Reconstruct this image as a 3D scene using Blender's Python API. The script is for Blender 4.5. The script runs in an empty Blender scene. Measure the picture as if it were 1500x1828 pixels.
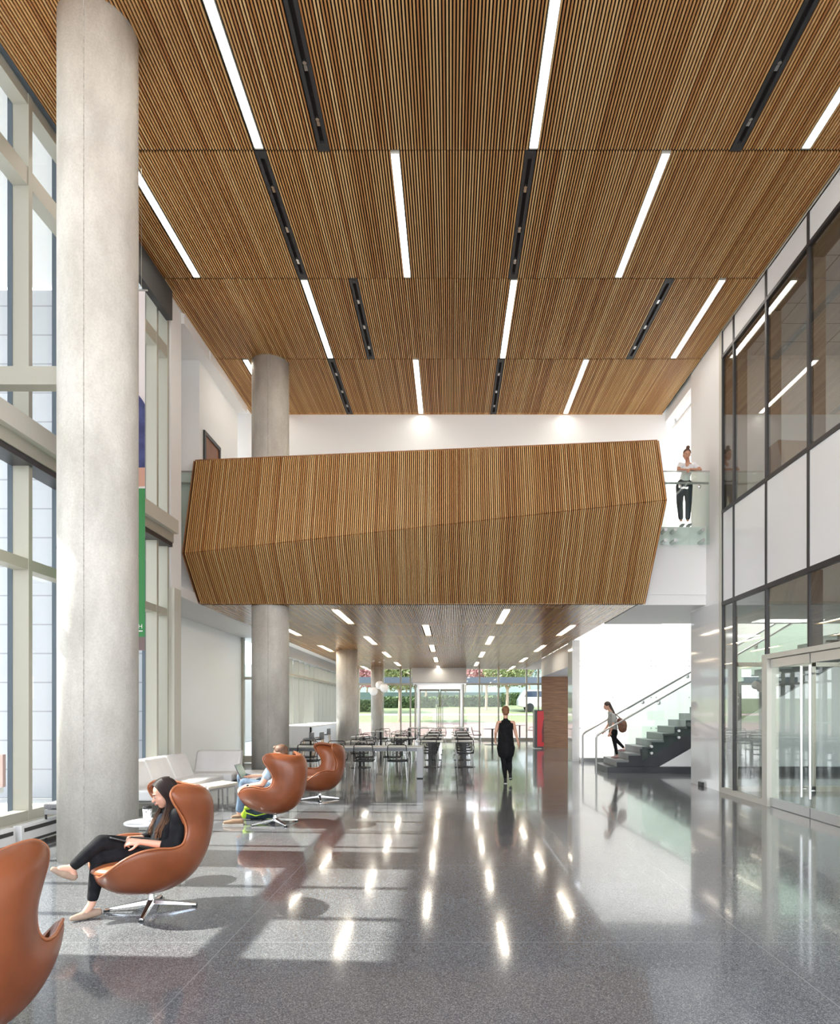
import bpy, bmesh, math, random
from mathutils import Vector, Matrix, Quaternion
random.seed(7)
PI = math.pi
scn = bpy.context.scene
C = scn.collection
F = 1180.0; CX = 805.0; CY = 1268.0; H = 1.61     # focal length (px), vanishing point, eye height

def P(px, py, d):            # point seen at a pixel when it stands d metres in front of the camera
    return Vector(((px-CX)/F*d, d, H-(py-CY)/F*d))
def V(*a): return Vector(a)

# ------------------------------------------------------------------ materials
MATS = {}
def mat(name, col=(.8,.8,.8), rough=.5, metal=0., spec=.5, coat=0., emit=None, es=0.):
    if name in MATS: return MATS[name]
    m = bpy.data.materials.new(name); m.use_nodes = True
    b = m.node_tree.nodes['Principled BSDF']
    b.inputs['Base Color'].default_value = (*col, 1)
    b.inputs['Roughness'].default_value = rough
    b.inputs['Metallic'].default_value = metal
    b.inputs['Specular IOR Level'].default_value = spec
    b.inputs['Coat Weight'].default_value = coat
    b.inputs['Coat Roughness'].default_value = .08
    if emit:
        b.inputs['Emission Color'].default_value = (*emit, 1)
        b.inputs['Emission Strength'].default_value = es
    MATS[name] = m
    return m
def nt(m): return m.node_tree.nodes, m.node_tree.links, m.node_tree.nodes['Principled BSDF']
def noisy(name, c1=None, c2=None, scale=5, rough=.5, detail=6, stretch=(1,1,1), bump=0., lo=.35, hi=.65, **k):
    if name in MATS: return MATS[name]
    m = mat(name, c1, rough, **k); N, L, b = nt(m)
    tc = N.new('ShaderNodeTexCoord'); mp = N.new('ShaderNodeMapping'); mp.inputs['Scale'].default_value = stretch
    nz = N.new('ShaderNodeTexNoise'); nz.inputs['Scale'].default_value = scale; nz.inputs['Detail'].default_value = detail
    cr = N.new('ShaderNodeValToRGB')
    cr.color_ramp.elements[0].position = lo; cr.color_ramp.elements[1].position = hi
    cr.color_ramp.elements[0].color = (*c1,1); cr.color_ramp.elements[1].color = (*c2,1)
    L.new(tc.outputs['Object'], mp.inputs['Vector']); L.new(mp.outputs[0], nz.inputs['Vector'])
    L.new(nz.outputs[0], cr.inputs[0]); L.new(cr.outputs[0], b.inputs['Base Color'])
    if bump:
        bp = N.new('ShaderNodeBump'); bp.inputs['Strength'].default_value = bump; bp.inputs['Distance'].default_value = .01
        L.new(nz.outputs[0], bp.inputs['Height']); L.new(bp.outputs[0], b.inputs['Normal'])
    return m

def slat_wood(name, pitch, pal, rough=.45, ylen=2.615, yoff=-.3767):
    """wood whose tone changes from slat to slat (one tone per step of `pitch` in x) with a fine grain"""
    m = mat(name, pal[0], rough); N, L, b = nt(m)
    tc = N.new('ShaderNodeTexCoord'); sx = N.new('ShaderNodeSeparateXYZ'); L.new(tc.outputs['Object'], sx.inputs[0])
    dv = N.new('ShaderNodeMath'); dv.operation = 'DIVIDE'; dv.inputs[1].default_value = pitch
    fl = N.new('ShaderNodeMath'); fl.operation = 'ROUND'
    L.new(sx.outputs[0], dv.inputs[0]); L.new(dv.outputs[0], fl.inputs[0])
    y2 = N.new('ShaderNodeMath'); y2.operation = 'MULTIPLY_ADD'; y2.inputs[1].default_value = 1/ylen; y2.inputs[2].default_value = yoff
    fy = N.new('ShaderNodeMath'); fy.operation = 'FLOOR'; L.new(sx.outputs[1], y2.inputs[0]); L.new(y2.outputs[0], fy.inputs[0])
    cb = N.new('ShaderNodeCombineXYZ'); L.new(fl.outputs[0], cb.inputs[0]); L.new(fy.outputs[0], cb.inputs[1])
    wn = N.new('ShaderNodeTexWhiteNoise'); wn.noise_dimensions = '3D'; L.new(cb.outputs[0], wn.inputs['Vector'])
    cr = N.new('ShaderNodeValToRGB'); L.new(wn.outputs['Value'], cr.inputs[0])
    e = cr.color_ramp.elements
    e[0].color = (*pal[0],1); e[1].color = (*pal[-1],1)
    for i in range(1, len(pal)-1):
        x = e.new(i/(len(pal)-1)); x.color = (*pal[i],1)
    mp = N.new('ShaderNodeMapping'); mp.inputs['Scale'].default_value = (60, 2.5, 60); L.new(tc.outputs['Object'], mp.inputs[0])
    nz = N.new('ShaderNodeTexNoise'); nz.inputs['Scale'].default_value = 1.0; L.new(mp.outputs[0], nz.inputs['Vector'])
    mr = N.new('ShaderNodeMapRange'); mr.inputs['To Min'].default_value = .8; mr.inputs['To Max'].default_value = 1.15
    L.new(nz.outputs[0], mr.inputs[0])
    mx = N.new('ShaderNodeVectorMath'); mx.operation = 'SCALE'; L.new(cr.outputs[0], mx.inputs[0]); L.new(mr.outputs[0], mx.inputs['Scale'])
    L.new(mx.outputs[0], b.inputs['Base Color'])
    return m

def glass(name, tint=(1,1,1), r0=.05, k=.9, rough=0.0):
    if name in MATS: return MATS[name]
    m = bpy.data.materials.new(name); m.use_nodes = True
    N, L = m.node_tree.nodes, m.node_tree.links; N.clear()
    out = N.new('ShaderNodeOutputMaterial'); mx = N.new('ShaderNodeMixShader')
    tr = N.new('ShaderNodeBsdfTransparent'); tr.inputs[0].default_value = (*tint,1)
    gl = N.new('ShaderNodeBsdfGlossy'); gl.inputs['Roughness'].default_value = rough
    lw = N.new('ShaderNodeLayerWeight'); lw.inputs[0].default_value = .5
    pw = N.new('ShaderNodeMath'); pw.operation = 'POWER'; pw.inputs[1].default_value = 4
    ml = N.new('ShaderNodeMath'); ml.operation = 'MULTIPLY_ADD'; ml.inputs[1].default_value = k; ml.inputs[2].default_value = r0
    L.new(lw.outputs['Facing'], pw.inputs[0]); L.new(pw.outputs[0], ml.inputs[0]); ml.use_clamp = True
    L.new(ml.outputs[0], mx.inputs[0]); L.new(tr.outputs[0], mx.inputs[1]); L.new(gl.outputs[0], mx.inputs[2])
    L.new(mx.outputs[0], out.inputs[0])
    MATS[name] = m
    return m

def frosted():
    m = mat('frosted_panel', (.86,.87,.87), .3); N, L, b = nt(m); out = N['Material Output']
    t = N.new('ShaderNodeBsdfTranslucent'); t.inputs[0].default_value = (.80,.82,.80,1); x = N.new('ShaderNodeMixShader'); x.inputs[0].default_value = .14
    L.new(b.outputs[0], x.inputs[1]); L.new(t.outputs[0], x.inputs[2]); L.new(x.outputs[0], out.inputs[0]); return m
def floor_mat():
    m = mat('polished_terrazzo', (.2,.2,.2), .1, spec=.65, coat=.35); N, L, b = nt(m)
    b.inputs['Coat Roughness'].default_value = .04
    tc = N.new('ShaderNodeTexCoord')
    vo = N.new('ShaderNodeTexVoronoi'); vo.inputs['Scale'].default_value = 190; L.new(tc.outputs['Object'], vo.inputs['Vector'])
    cr = N.new('ShaderNodeValToRGB'); e = cr.color_ramp.elements
    e[0].position = 0; e[0].color = (.075,.079,.086,1); e[1].position = 1; e[1].color = (.31,.31,.305,1)
    x = e.new(.35); x.color = (.115,.12,.129,1)
    x = e.new(.72); x.color = (.165,.17,.178,1)
    sp = N.new('ShaderNodeSeparateColor'); L.new(vo.outputs['Color'], sp.inputs[0]); L.new(sp.outputs[0], cr.inputs[0])
    nz = N.new('ShaderNodeTexNoise'); nz.inputs['Scale'].default_value = .7; nz.inputs['Detail'].default_value = 6; L.new(tc.outputs['Object'], nz.inputs['Vector'])
    mr = N.new('ShaderNodeMapRange'); mr.inputs['From Min'].default_value=.3; mr.inputs['From Max'].default_value=.7; mr.inputs['To Min'].default_value = .85; mr.inputs['To Max'].default_value = 1.15; L.new(nz.outputs[0], mr.inputs[0])
    mx = N.new('ShaderNodeVectorMath'); mx.operation='SCALE'; L.new(cr.outputs[0], mx.inputs[0]); L.new(mr.outputs[0], mx.inputs['Scale'])
    # saw-cut joints
    sx = N.new('ShaderNodeSeparateXYZ'); L.new(tc.outputs['Object'], sx.inputs[0])
    def line(sock, per, off):
        a = N.new('ShaderNodeMath'); a.operation='ADD'; a.inputs[1].default_value = off; L.new(sock, a.inputs[0])
        f = N.new('ShaderNodeMath'); f.operation='PINGPONG'; f.inputs[1].default_value = per/2; L.new(a.outputs[0], f.inputs[0])
        c = N.new('ShaderNodeMath'); c.operation='LESS_THAN'; c.inputs[1].default_value = .004; L.new(f.outputs[0], c.inputs[0]); return c.outputs[0]
    l1 = line(sx.outputs[0], 3.66, 1.55); l2 = line(sx.outputs[1], 2.27, -4.59)
    ad = N.new('ShaderNodeMath'); ad.operation='MAXIMUM'; L.new(l1, ad.inputs[0]); L.new(l2, ad.inputs[1])
    mc = N.new('ShaderNodeMix'); mc.data_type='RGBA'; mc.inputs['B'].default_value = (.26,.265,.27,1)
    L.new(ad.outputs[0], mc.inputs['Factor']); L.new(mx.outputs[0], mc.inputs['A'])
    L.new(mc.outputs['Result'], b.inputs['Base Color'])
    n2 = N.new('ShaderNodeTexNoise'); n2.inputs['Scale'].default_value = 1.6; n2.inputs['Detail'].default_value = 5; L.new(tc.outputs['Object'], n2.inputs['Vector'])
    r2 = N.new('ShaderNodeMapRange'); r2.inputs['To Min'].default_value = .07; r2.inputs['To Max'].default_value = .17; L.new(n2.outputs[0], r2.inputs[0]); L.new(r2.outputs[0], b.inputs['Roughness'])
    bp = N.new('ShaderNodeBump'); bp.inputs['Strength'].default_value=.06; bp.inputs['Distance'].default_value=.02; L.new(n2.outputs[0], bp.inputs['Height']); L.new(bp.outputs[0], b.inputs['Normal'])
    return m

def concrete_mat():
    m = mat('column_concrete', (.6,.58,.55), .6); N, L, b = nt(m)
    tc = N.new('ShaderNodeTexCoord')
    n1 = N.new('ShaderNodeTexNoise'); n1.inputs['Scale'].default_value = 1.3; n1.inputs['Detail'].default_value = 9; n1.inputs['Roughness'].default_value=.62
    mp = N.new('ShaderNodeMapping'); mp.inputs['Scale'].default_value = (1.6,1.6,.7); L.new(tc.outputs['Object'], mp.inputs[0]); L.new(mp.outputs[0], n1.inputs['Vector'])
    cr = N.new('ShaderNodeValToRGB'); e = cr.color_ramp.elements; e[0].position=.33; e[0].color=(.46,.43,.385,1); e[1].position=.66; e[1].color=(.67,.64,.585,1)
    L.new(n1.outputs[0], cr.inputs[0])
    n2 = N.new('ShaderNodeTexNoise'); n2.inputs['Scale'].default_value = 45; n2.inputs['Detail'].default_value = 3; L.new(tc.outputs['Object'], n2.inputs['Vector'])
    mr = N.new('ShaderNodeMapRange'); mr.inputs['To Min'].default_value=.82; mr.inputs['To Max'].default_value=1.15; L.new(n2.outputs[0], mr.inputs[0])
    mx = N.new('ShaderNodeVectorMath'); mx.operation='SCALE'; L.new(cr.outputs[0], mx.inputs[0]); L.new(mr.outputs[0], mx.inputs['Scale'])
    L.new(mx.outputs[0], b.inputs['Base Color'])
    bp = N.new('ShaderNodeBump'); bp.inputs['Strength'].default_value=.25; bp.inputs['Distance'].default_value=.01; L.new(n2.outputs[0], bp.inputs['Height']); L.new(bp.outputs[0], b.inputs['Normal'])
    return m

def clad_mat(name, c, pitch, axis=2, width=.012, c2=(.30,.30,.32), step2=0):
    m = mat(name, c, .5); N, L, b = nt(m)
    tc = N.new('ShaderNodeTexCoord'); sx = N.new('ShaderNodeSeparateXYZ'); L.new(tc.outputs['Object'], sx.inputs[0])
    f = N.new('ShaderNodeMath'); f.operation='PINGPONG'; f.inputs[1].default_value = pitch/2; L.new(sx.outputs[axis], f.inputs[0])
    cc = N.new('ShaderNodeMath'); cc.operation='LESS_THAN'; cc.inputs[1].default_value = width; L.new(f.outputs[0], cc.inputs[0])
    last = cc.outputs[0]
    if step2:
        g = N.new('ShaderNodeMath'); g.operation='PINGPONG'; g.inputs[1].default_value = step2/2; L.new(sx.outputs[0], g.inputs[0])
        c3 = N.new('ShaderNodeMath'); c3.operation='LESS_THAN'; c3.inputs[1].default_value = width; L.new(g.outputs[0], c3.inputs[0])
        a = N.new('ShaderNodeMath'); a.operation='MAXIMUM'; L.new(last, a.inputs[0]); L.new(c3.outputs[0], a.inputs[1]); last = a.outputs[0]
    mc = N.new('ShaderNodeMix'); mc.data_type='RGBA'; mc.inputs['A'].default_value=(*c,1); mc.inputs['B'].default_value=(*c2,1)
    L.new(last, mc.inputs['Factor']); L.new(mc.outputs['Result'], b.inputs['Base Color'])
    return m

M_FLOOR = floor_mat(); M_CONC = concrete_mat()
PITCH = .039; BP = .0405
PAL = [(.42,.17,.055),(.56,.27,.095),(.68,.38,.155),(.50,.22,.07),(.76,.47,.22),(.62,.31,.11)]
PAL = [(a*.97,b_*1.01,c*1.0) for a,b_,c in PAL]
M_SLAT = slat_wood('ceiling_slat_wood', PITCH, PAL)
M_SLATB = slat_wood('box_slat_wood', BP, PAL, .45, 90, 0)
M_SLATC = slat_wood('cafe_slat_wood', .04, PAL, .35, 2.69, -.353)
q = M_SLATC.node_tree.nodes['Principled BSDF']; q.inputs['Roughness'].default_value = .24; q.inputs['Coat Weight'].default_value = .6; q.inputs['Coat Roughness'].default_value = .22
M_BACK = mat('slat_backing', (.012,.008,.006), .9)
M_WHITE = mat('white_paint', (.86,.86,.855), .55)
M_WGLOSS = mat('white_gloss_panel', (.82,.83,.84), .06, coat=.5)
M_WGLASS = mat('white_back_painted_glass', (.80,.82,.84), .07, coat=.3)
M_CREAM = mat('emissive_glass_panel', (.92,.91,.87), .25, emit=(1,.985,.94), es=.35)  # small emission added to the white panel to raise its brightness
M_BEIGE = mat('champagne_aluminium', (.44,.425,.36), .4, metal=.2)
M_BEIGEL = mat('pale_aluminium', (.60,.585,.52), .4, metal=.1)
M_DARKF = mat('dark_bronze_frame', (.035,.035,.038), .4)
M_NAVYF = mat('dark_gasket', (.10,.13,.16), .4)
M_GREYP = mat('dark_grey_panel', (.055,.055,.055), .6)
M_STEEL = mat('brushed_steel', (.62,.62,.62), .28, metal=1.)
M_CHROME = mat('polished_aluminium', (.80,.81,.82), .12, metal=1.)
M_BLACK = mat('black_metal', (.015,.015,.017), .4)
M_TRACK = mat('track_black', (.028,.028,.030), .55)
M_RUB = mat('black_rubber', (.02,.02,.02), .7)
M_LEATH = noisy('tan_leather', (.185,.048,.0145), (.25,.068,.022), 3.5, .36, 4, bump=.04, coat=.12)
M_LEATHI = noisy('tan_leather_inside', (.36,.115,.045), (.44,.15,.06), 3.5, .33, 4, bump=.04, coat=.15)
M_LAMP = mat('lamp_diffuser', (1,1,1), .5, emit=(1,.95,.86), es=11)
M_LAMPC = mat('cafe_lamp_diffuser', (1,1,1), .5, emit=(1,.92,.78), es=12)
M_GLOBE = mat('opal_globe', (.95,.95,.95), .3, emit=(1,.97,.9), es=.12)
G_CLEAR = glass('clear_glass', (.97,.985,.98), .03, .75)
G_WIN = glass('window_glass', (.95,.97,.97), .03, .6)
G_TINT = glass('smoked_glass', (.84,.83,.80), .08, .6)
G_RAIL = glass('green_edge_glass', (.92,.97,.945), .04, .6)
M_SKIN = mat('skin', (.72,.40,.28), .5); M_SKIN2 = mat('skin_tan', (.60,.31,.20), .5)
M_BLKC = noisy('black_cloth', (.006,.006,.007), (.013,.013,.015), 20, .85, spec=.25)

# ------------------------------------------------------------------ mesh helpers
def rm(loc, rz=0): return Matrix.Translation(loc) @ Matrix.Rotation(rz, 4, 'Z')
class MB:
    def __init__(s): s.bm = bmesh.new(); s.M = Matrix.Identity(4)
    def v(s, co): return s.bm.verts.new(s.M @ Vector(co))
    def box(s, x0, x1, y0, y1, z0, z1, rz=0, piv=None):
        vs = []
        for x, y, z in ((x0,y0,z0),(x1,y0,z0),(x1,y1,z0),(x0,y1,z0),(x0,y0,z1),(x1,y0,z1),(x1,y1,z1),(x0,y1,z1)):
            if rz:
                p = piv or ((x0+x1)/2, (y0+y1)/2)
                dx, dy = x-p[0], y-p[1]; x = p[0]+dx*math.cos(rz)-dy*math.sin(rz); y = p[1]+dx*math.sin(rz)+dy*math.cos(rz)
            vs.append(s.v((x,y,z)))
        for f in ((3,2,1,0),(4,5,6,7),(0,1,5,4),(1,2,6,5),(2,3,7,6),(3,0,4,7)): s.bm.faces.new([vs[i] for i in f])
        return s
    def hexa(s, pts):      # 8 points: bottom ring, top ring
        vs = [s.v(p) for p in pts]
        for f in ((3,2,1,0),(4,5,6,7),(0,1,5,4),(1,2,6,5),(2,3,7,6),(3,0,4,7)): s.bm.faces.new([vs[i] for i in f])
        return s
    def prism(s, poly, ext):   # polygon (3d points) extruded by vector
        a = [s.v(p) for p in poly]; b = [s.v(Vector(p)+Vector(ext)) for p in poly]; n = len(a)
        s.bm.faces.new(a[::-1]); s.bm.faces.new(b)
        for i in range(n): s.bm.faces.new((a[i], a[(i+1)%n], b[(i+1)%n], b[i]))
        return s
    def tube(s, pts, r, n=8, closed=False):
        pts = [Vector(p) for p in pts]; rs = r if isinstance(r, (list,tuple)) else [r]*len(pts)
        rings = []; prev = None; m = len(pts)
        for i, p in enumerate(pts):
            if closed: t = (pts[(i+1)%m]-pts[i-1])
            else: t = pts[min(i+1,m-1)]-pts[max(i-1,0)]
            t.normalize()
            u = prev - t*prev.dot(t) if prev is not None else t.orthogonal()
            if u.length < 1e-6: u = t.orthogonal()
            u.normalize(); prev = u; w = t.cross(u)
            rings.append([s.v(p+(u*math.cos(2*PI*k/n)+w*math.sin(2*PI*k/n))*rs[i]) for k in range(n)])
        for i in range(m if closed else m-1):
            a, b = rings[i], rings[(i+1)%m]
            for k in range(n): s.bm.faces.new((a[k], a[(k+1)%n], b[(k+1)%n], b[k]))
        if not closed:
            s.bm.faces.new(rings[0][::-1]); s.bm.faces.new(rings[-1])
        return s
    def lathe(s, c, prof, n=24, flat=False):   # prof: (r,z) pairs
        rings = []
        for r, z in prof: rings.append([s.v((c[0]+r*math.cos(2*PI*k/n), c[1]+r*math.sin(2*PI*k/n), c[2]+z)) for k in range(n)])
        for a, b in zip(rings, rings[1:]):
            for k in range(n): s.bm.faces.new((a[k], a[(k+1)%n], b[(k+1)%n], b[k]))
        s.bm.faces.new(rings[0][::-1]); s.bm.faces.new(rings[-1])
        return s
    def cyl(s, p0, p1, r, n=16): return s.tube([p0, p1], r, n)
    def ell(s, c, r, R=None, n=14, m=9):
        R = R or Matrix.Identity(3); c = Vector(c); rings = []
        for j in range(1, m):
            th = PI*j/m
            rings.append([s.v(c+R@Vector((r[0]*math.sin(th)*math.cos(2*PI*k/n), r[1]*math.sin(th)*math.sin(2*PI*k/n), r[2]*math.cos(th)))) for k in range(n)])
        t = s.v(c+R@Vector((0,0,r[2]))); b = s.v(c+R@Vector((0,0,-r[2])))
        for k in range(n):
            s.bm.faces.new((t, rings[0][k], rings[0][(k+1)%n])); s.bm.faces.new((b, rings[-1][(k+1)%n], rings[-1][k]))
        for a, d in zip(rings, rings[1:]):
            for k in range(n): s.bm.faces.new((a[k], d[k], d[(k+1)%n], a[(k+1)%n]))
        return s
    def cone(s, p0, r0, p1, r1, n=12):   # sphere-swept bone
        p0, p1 = Vector(p0), Vector(p1); ax = (p1-p0); L = ax.length
        if L < 1e-5: return s.ell(p0, (r0,)*3)
        ax.normalize(); pts = []; rs = []
        for k in range(1, 5): a = PI/2*k/4; pts.append(p0-ax*r0*math.cos(a)); rs.append(r0*math.sin(a))
        for k in range(0, 4): a = PI/2*k/4; pts.append(p1+ax*r1*math.sin(a)); rs.append(r1*math.cos(a))
        return s.tube(pts, rs, n)
    def grid(s, rows):
        vs = [[s.v(p) for p in r] for r in rows]
        for a, b in zip(vs, vs[1:]):
            for i in range(len(a)-1):
                try: s.bm.faces.new((a[i], a[i+1], b[i+1], b[i]))
                except ValueError: pass
        return s
    def mesh(s, name):
        bmesh.ops.recalc_face_normals(s.bm, faces=s.bm.faces)
        me = bpy.data.meshes.new(name); s.bm.to_mesh(me); s.bm.free(); return me
    def build(s, name, m, parent=None, smooth=False, bevel=0, seg=2):
        me = s.mesh(name)
        if smooth:
            for p in me.polygons: p.use_smooth = True
        o = bpy.data.objects.new(name, me); C.objects.link(o)
        me.materials.append(m)
        if bevel:
            bv = o.modifiers.new('bevel', 'BEVEL'); bv.width = bevel; bv.segments = seg; bv.limit_method = 'ANGLE'
        if parent: attach(o, parent)
        return o
def wm(o):
    m = Matrix.LocRotScale(o.location, o.rotation_euler, o.scale)
    return wm(o.parent) @ o.matrix_parent_inverse @ m if o.parent else m
def attach(o, parent):
    o.parent = parent; o.matrix_parent_inverse = wm(parent).inverted()
def smooth_angle(o, ang=40):
    for p in o.data.polygons: p.use_smooth = True
    try: o.data.set_sharp_from_angle(angle=math.radians(ang))
    except Exception: pass
    return o
def tag(o, label=None, cat=None, group=None, kind=None):
    if label: o['label'] = label
    if cat: o['category'] = cat
    if group: o['group'] = group
    if kind: o['kind'] = kind
    return o
def thing(name, label, cat, loc=(0,0,0), rz=0, group=None):
    o = bpy.data.objects.new(name, None); C.objects.link(o); o.empty_display_size = .1
    o.location = loc; o.rotation_euler = (0,0,rz)
    return tag(o, label, cat, group)
def struct(name, label=None, loc=(0,0,0)):
    o = bpy.data.objects.new(name, None); C.objects.link(o); o.location = loc; o.empty_display_size = .1
    return tag(o, label, None, None, 'structure')
def S(o, label=None): return tag(o, label, None, None, 'structure')
def kids(o): return [c for c in bpy.data.objects if c.parent == o]
def copy_tree(o, parent=None):
    c = o.copy(); C.objects.link(c)
    if parent: c.parent = parent
    for ch in kids_cache(o): copy_tree(ch, c)
    return c
_kc = {}
def kids_cache(o):
    if o.name not in _kc: _kc[o.name] = kids(o)
    return _kc[o.name]
def place(o, x, y, z, rz, label, group=None):
    c = copy_tree(o); c.location = (x,y,z); c.rotation_euler = (0,0,rz); c['label'] = label
    if group: c['group'] = group
    return c
def blob(name, mb, voxel, m, parent=None, smooth=4, sub=False):
    """union of overlapping solids as one continuous smooth surface"""
    me = mb.mesh(name+'_src'); t = bpy.data.objects.new(name+'_src', me); C.objects.link(t)
    r = t.modifiers.new('r', 'REMESH'); r.mode = 'VOXEL'; r.voxel_size = voxel
    if smooth:
        q = t.modifiers.new('s', 'SMOOTH'); q.iterations = smooth; q.factor = .5
    dg = bpy.context.evaluated_depsgraph_get(); dg.update()
    nm = bpy.data.meshes.new_from_object(t.evaluated_get(dg)); nm.name = name
    bpy.data.objects.remove(t); bpy.data.meshes.remove(me)
    for p in nm.polygons: p.use_smooth = True
    nm.materials.clear(); nm.materials.append(m)
    o = bpy.data.objects.new(name, nm); C.objects.link(o)
    if parent: attach(o, parent)
    return o

# ================================================================== SETTING
XL = -5.1; XR = 5.35; ZC = 9.08; ZF2 = 5.45; ZU = 3.83
DR = [3.60-2.615+.0, 3.60, 6.215, 8.83, 11.445, 14.06, 16.68]   # joints of the high ceiling
# floor
f = S(MB().box(-6.6, 14, -4, 36.0, -.3, 0).build('floor', M_FLOOR), 'polished dark grey terrazzo floor with thin joints')

# high ceiling: rows of timber slats with a dark backing
ceil = struct('ceiling', 'high ceiling of thin timber slats in rows')
even_L = [-4.38, -.75, 2.89]; odd_L = [-2.55, 1.10, 4.72]
even_T = [-2.55, 1.07]; odd_T = [-1.69, 3.80]
MB().box(-5.06, 5.36, -1.6, 16.7, ZC+.038, ZC+.2).build('backing', M_BACK, ceil)
rows = [(-1.63,.985),(.985,3.60),(3.60,6.215),(6.215,8.83),(8.83,11.445),(11.445,14.06),(14.06,16.68)]
for ri, (y0, y1) in enumerate(rows):
    even = ri % 2 == 0
    Ls = even_L if even else odd_L; Ts = even_T if even else odd_T
    mb = MB(); x0 = -5.02; n = int(10.36/PITCH)
    for k in range(round(-5.02/PITCH), round(5.34/PITCH)):
        x = k*PITCH; w = .0094
        if any(abs(x-l) < .068 for l in Ls) or any(abs(x-t) < .082 for t in Ts): continue
        mb.box(x-w, x+w, y0+.02, y1-.02, ZC, ZC+.03)
    mb.build('slat_panel', M_SLAT, ceil)
    for l in Ls:
        if y1 < 3.7: continue
        side = 'left' if l < -1 else ('right' if l > 2.5 else 'middle')

        q = {2:'row just above the camera side', 3:'front row by the big column top', 4:'second visible row', 5:'third visible row', 6:'last row before the back wall'}[ri]
        t = thing('ceiling_light', f'linear white ceiling light, {side} one in the {q}', 'ceiling light', (l, (y0+y1)/2, ZC), 0, 'linear lights of the high timber ceiling')
        MB().box(l-.062, l-.052, y0+.03, y1-.03, ZC-.004, ZC+.05).box(l+.052, l+.062, y0+.03, y1-.03, ZC-.004, ZC+.05).box(l-.06,l+.06,y0+.025,y0+.04,ZC-.004,ZC+.05).box(l-.06,l+.06,y1-.05,y1-.03,ZC-.004,ZC+.05).build('housing', M_TRACK if False else M_BEIGEL, t)
        MB().box(l-.052, l+.052, y0+.04, y1-.05, ZC+.012, ZC+.03).build('diffuser', M_LAMP, t)
    for l in Ts:
        if y1 < 3.7: continue
        side = 'left' if l < 0 else 'right'
        q = {2:'row just above the camera side', 3:'front row', 4:'second visible row', 5:'third visible row', 6:'last row before the back wall'}[ri]
        t = thing('spotlight_track', f'black recessed slot with small spotlights, {side} one in the {q}', 'track light', (l, (y0+y1)/2, ZC), 0, 'black spotlight slots of the high ceiling')
        MB().box(l-.075, l-.028, y0+.0, y1, ZC-.004, ZC+.05).box(l+.028, l+.075, y0, y1, ZC-.004, ZC+.05).box(l-.03,l+.03,y0,y0+.12,ZC-.003,ZC+.05).box(l-.03,l+.03,y1-.12,y1,ZC-.003,ZC+.05).build('housing', M_TRACK, t)
        MB().box(l-.03, l+.03, y0+.1, y1-.1, ZC+.05, ZC+.054).build('slot', M_BLACK, t)
        for yy in (y0+.62, y0+1.42, y0+2.15):
            MB().cyl((l,yy,ZC+.005),(l,yy,ZC+.05),.024,12).box(l-.02,l+.02,yy+.03,yy+.10,ZC+.01,ZC+.04).build('spotlight', M_STEEL, t)

MB().box(-5.02,5.34,16.665,16.69,ZC-.004,ZC+.04).build('edge_strip', M_SLAT, ceil)
# thin pale trim along the ceiling edges
S(MB().box(-5.10,-5.04,-1.6,11.9,ZC-.02,ZC+.2).build('trim_1', M_NAVYF))
S(MB().box(5.335,5.40,-1.6,13.0,ZC-.06,ZC+.2).build('trim_2', M_BEIGEL))

# roof above and a deep overhang added to keep sun out of the upper windows
S(MB().box(-10.6,-5.35,-4,12.1,9.35,9.7).build('sunblock_overhang', M_WHITE), 'white roof overhang added outside the tall windows to block sun')
S(MB().box(-5.35,14,-1.6,21.2,9.6,9.8).box(-6.8,-5.0,12.0,16.9,9.1,9.3).build('roof', M_WHITE))

# left curtain wall
def mullion_left(par, d, z0, z1):
    MB().box(-5.30,-5.10,d-.035,d+.035,z0,z1).build('mullion', M_BEIGE, par)
    MB().box(-5.355,-5.295,d-.04,d+.04,z0,z1).build('outer_cap', M_NAVYF, par)
wl = struct('window_1', 'tall champagne framed curtain wall on the left')
ML = [8.02-.885*k for k in range(1,5)][::-1] + [8.02, 8.91, 9.80, 10.66, 11.50, 11.93]
for d in ML: mullion_left(wl, d, 0, 9.1)
y0, y1 = 4.45, 11.97
mb = MB()
for z0, z1 in ((.28,.40),(3.31,3.44),(7.95,8.17),(8.93,9.08)): mb.box(-5.29,-5.11,y0,y1,z0,z1)
mb.build('transom', M_BEIGE, wl)
MB().box(-5.30,-4.93,y0,y1,4.80,5.04).build('ledge', M_BEIGEL, wl)
MB().box(-5.31,-5.02,y0,y1,4.64,4.80).build('ledge_band', M_BEIGE, wl)
MB().box(-5.31,-5.04,y0,y1,4.565,4.64).build('ledge_gap', M_DARKF, wl)
MB().box(-5.36,-5.35,y0,y1,.3,9.1).build('pane', G_WIN, wl)
MB().box(-5.35,-5.08,y0,y1,0,.28).build('sill', M_BEIGEL, wl)
# unseen solid block left of the camera, put in to end the sun patches
S(MB().box(-12,-5.1,-4,4.45,0,9.3).build('wall_left_sunblock', M_WHITE), 'unseen white wall left of the camera, placed to block sun')
# exterior wing facing the camera
S(MB().box(-22,-5.12,12.1,12.5,0,9.3).build('wall_wing', clad_mat('white_cladding',(.47,.48,.51),.53)), 'white clad exterior wing with horizontal joints')
S(MB().box(-30,-6.6,-6,12.1,-.3,-.01).build('terrace', noisy('pale_paving',(.62,.60,.57),(.72,.70,.66),3,.7)), 'pale paved terrace outside the left windows')

# brace between the big column and the curtain wall
b = MB().box(-5.12,-4.2,7.2,7.36,5.16,5.36).build('steel_brace', M_BEIGE); S(b,'champagne steel brace tying column to windows')

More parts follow.
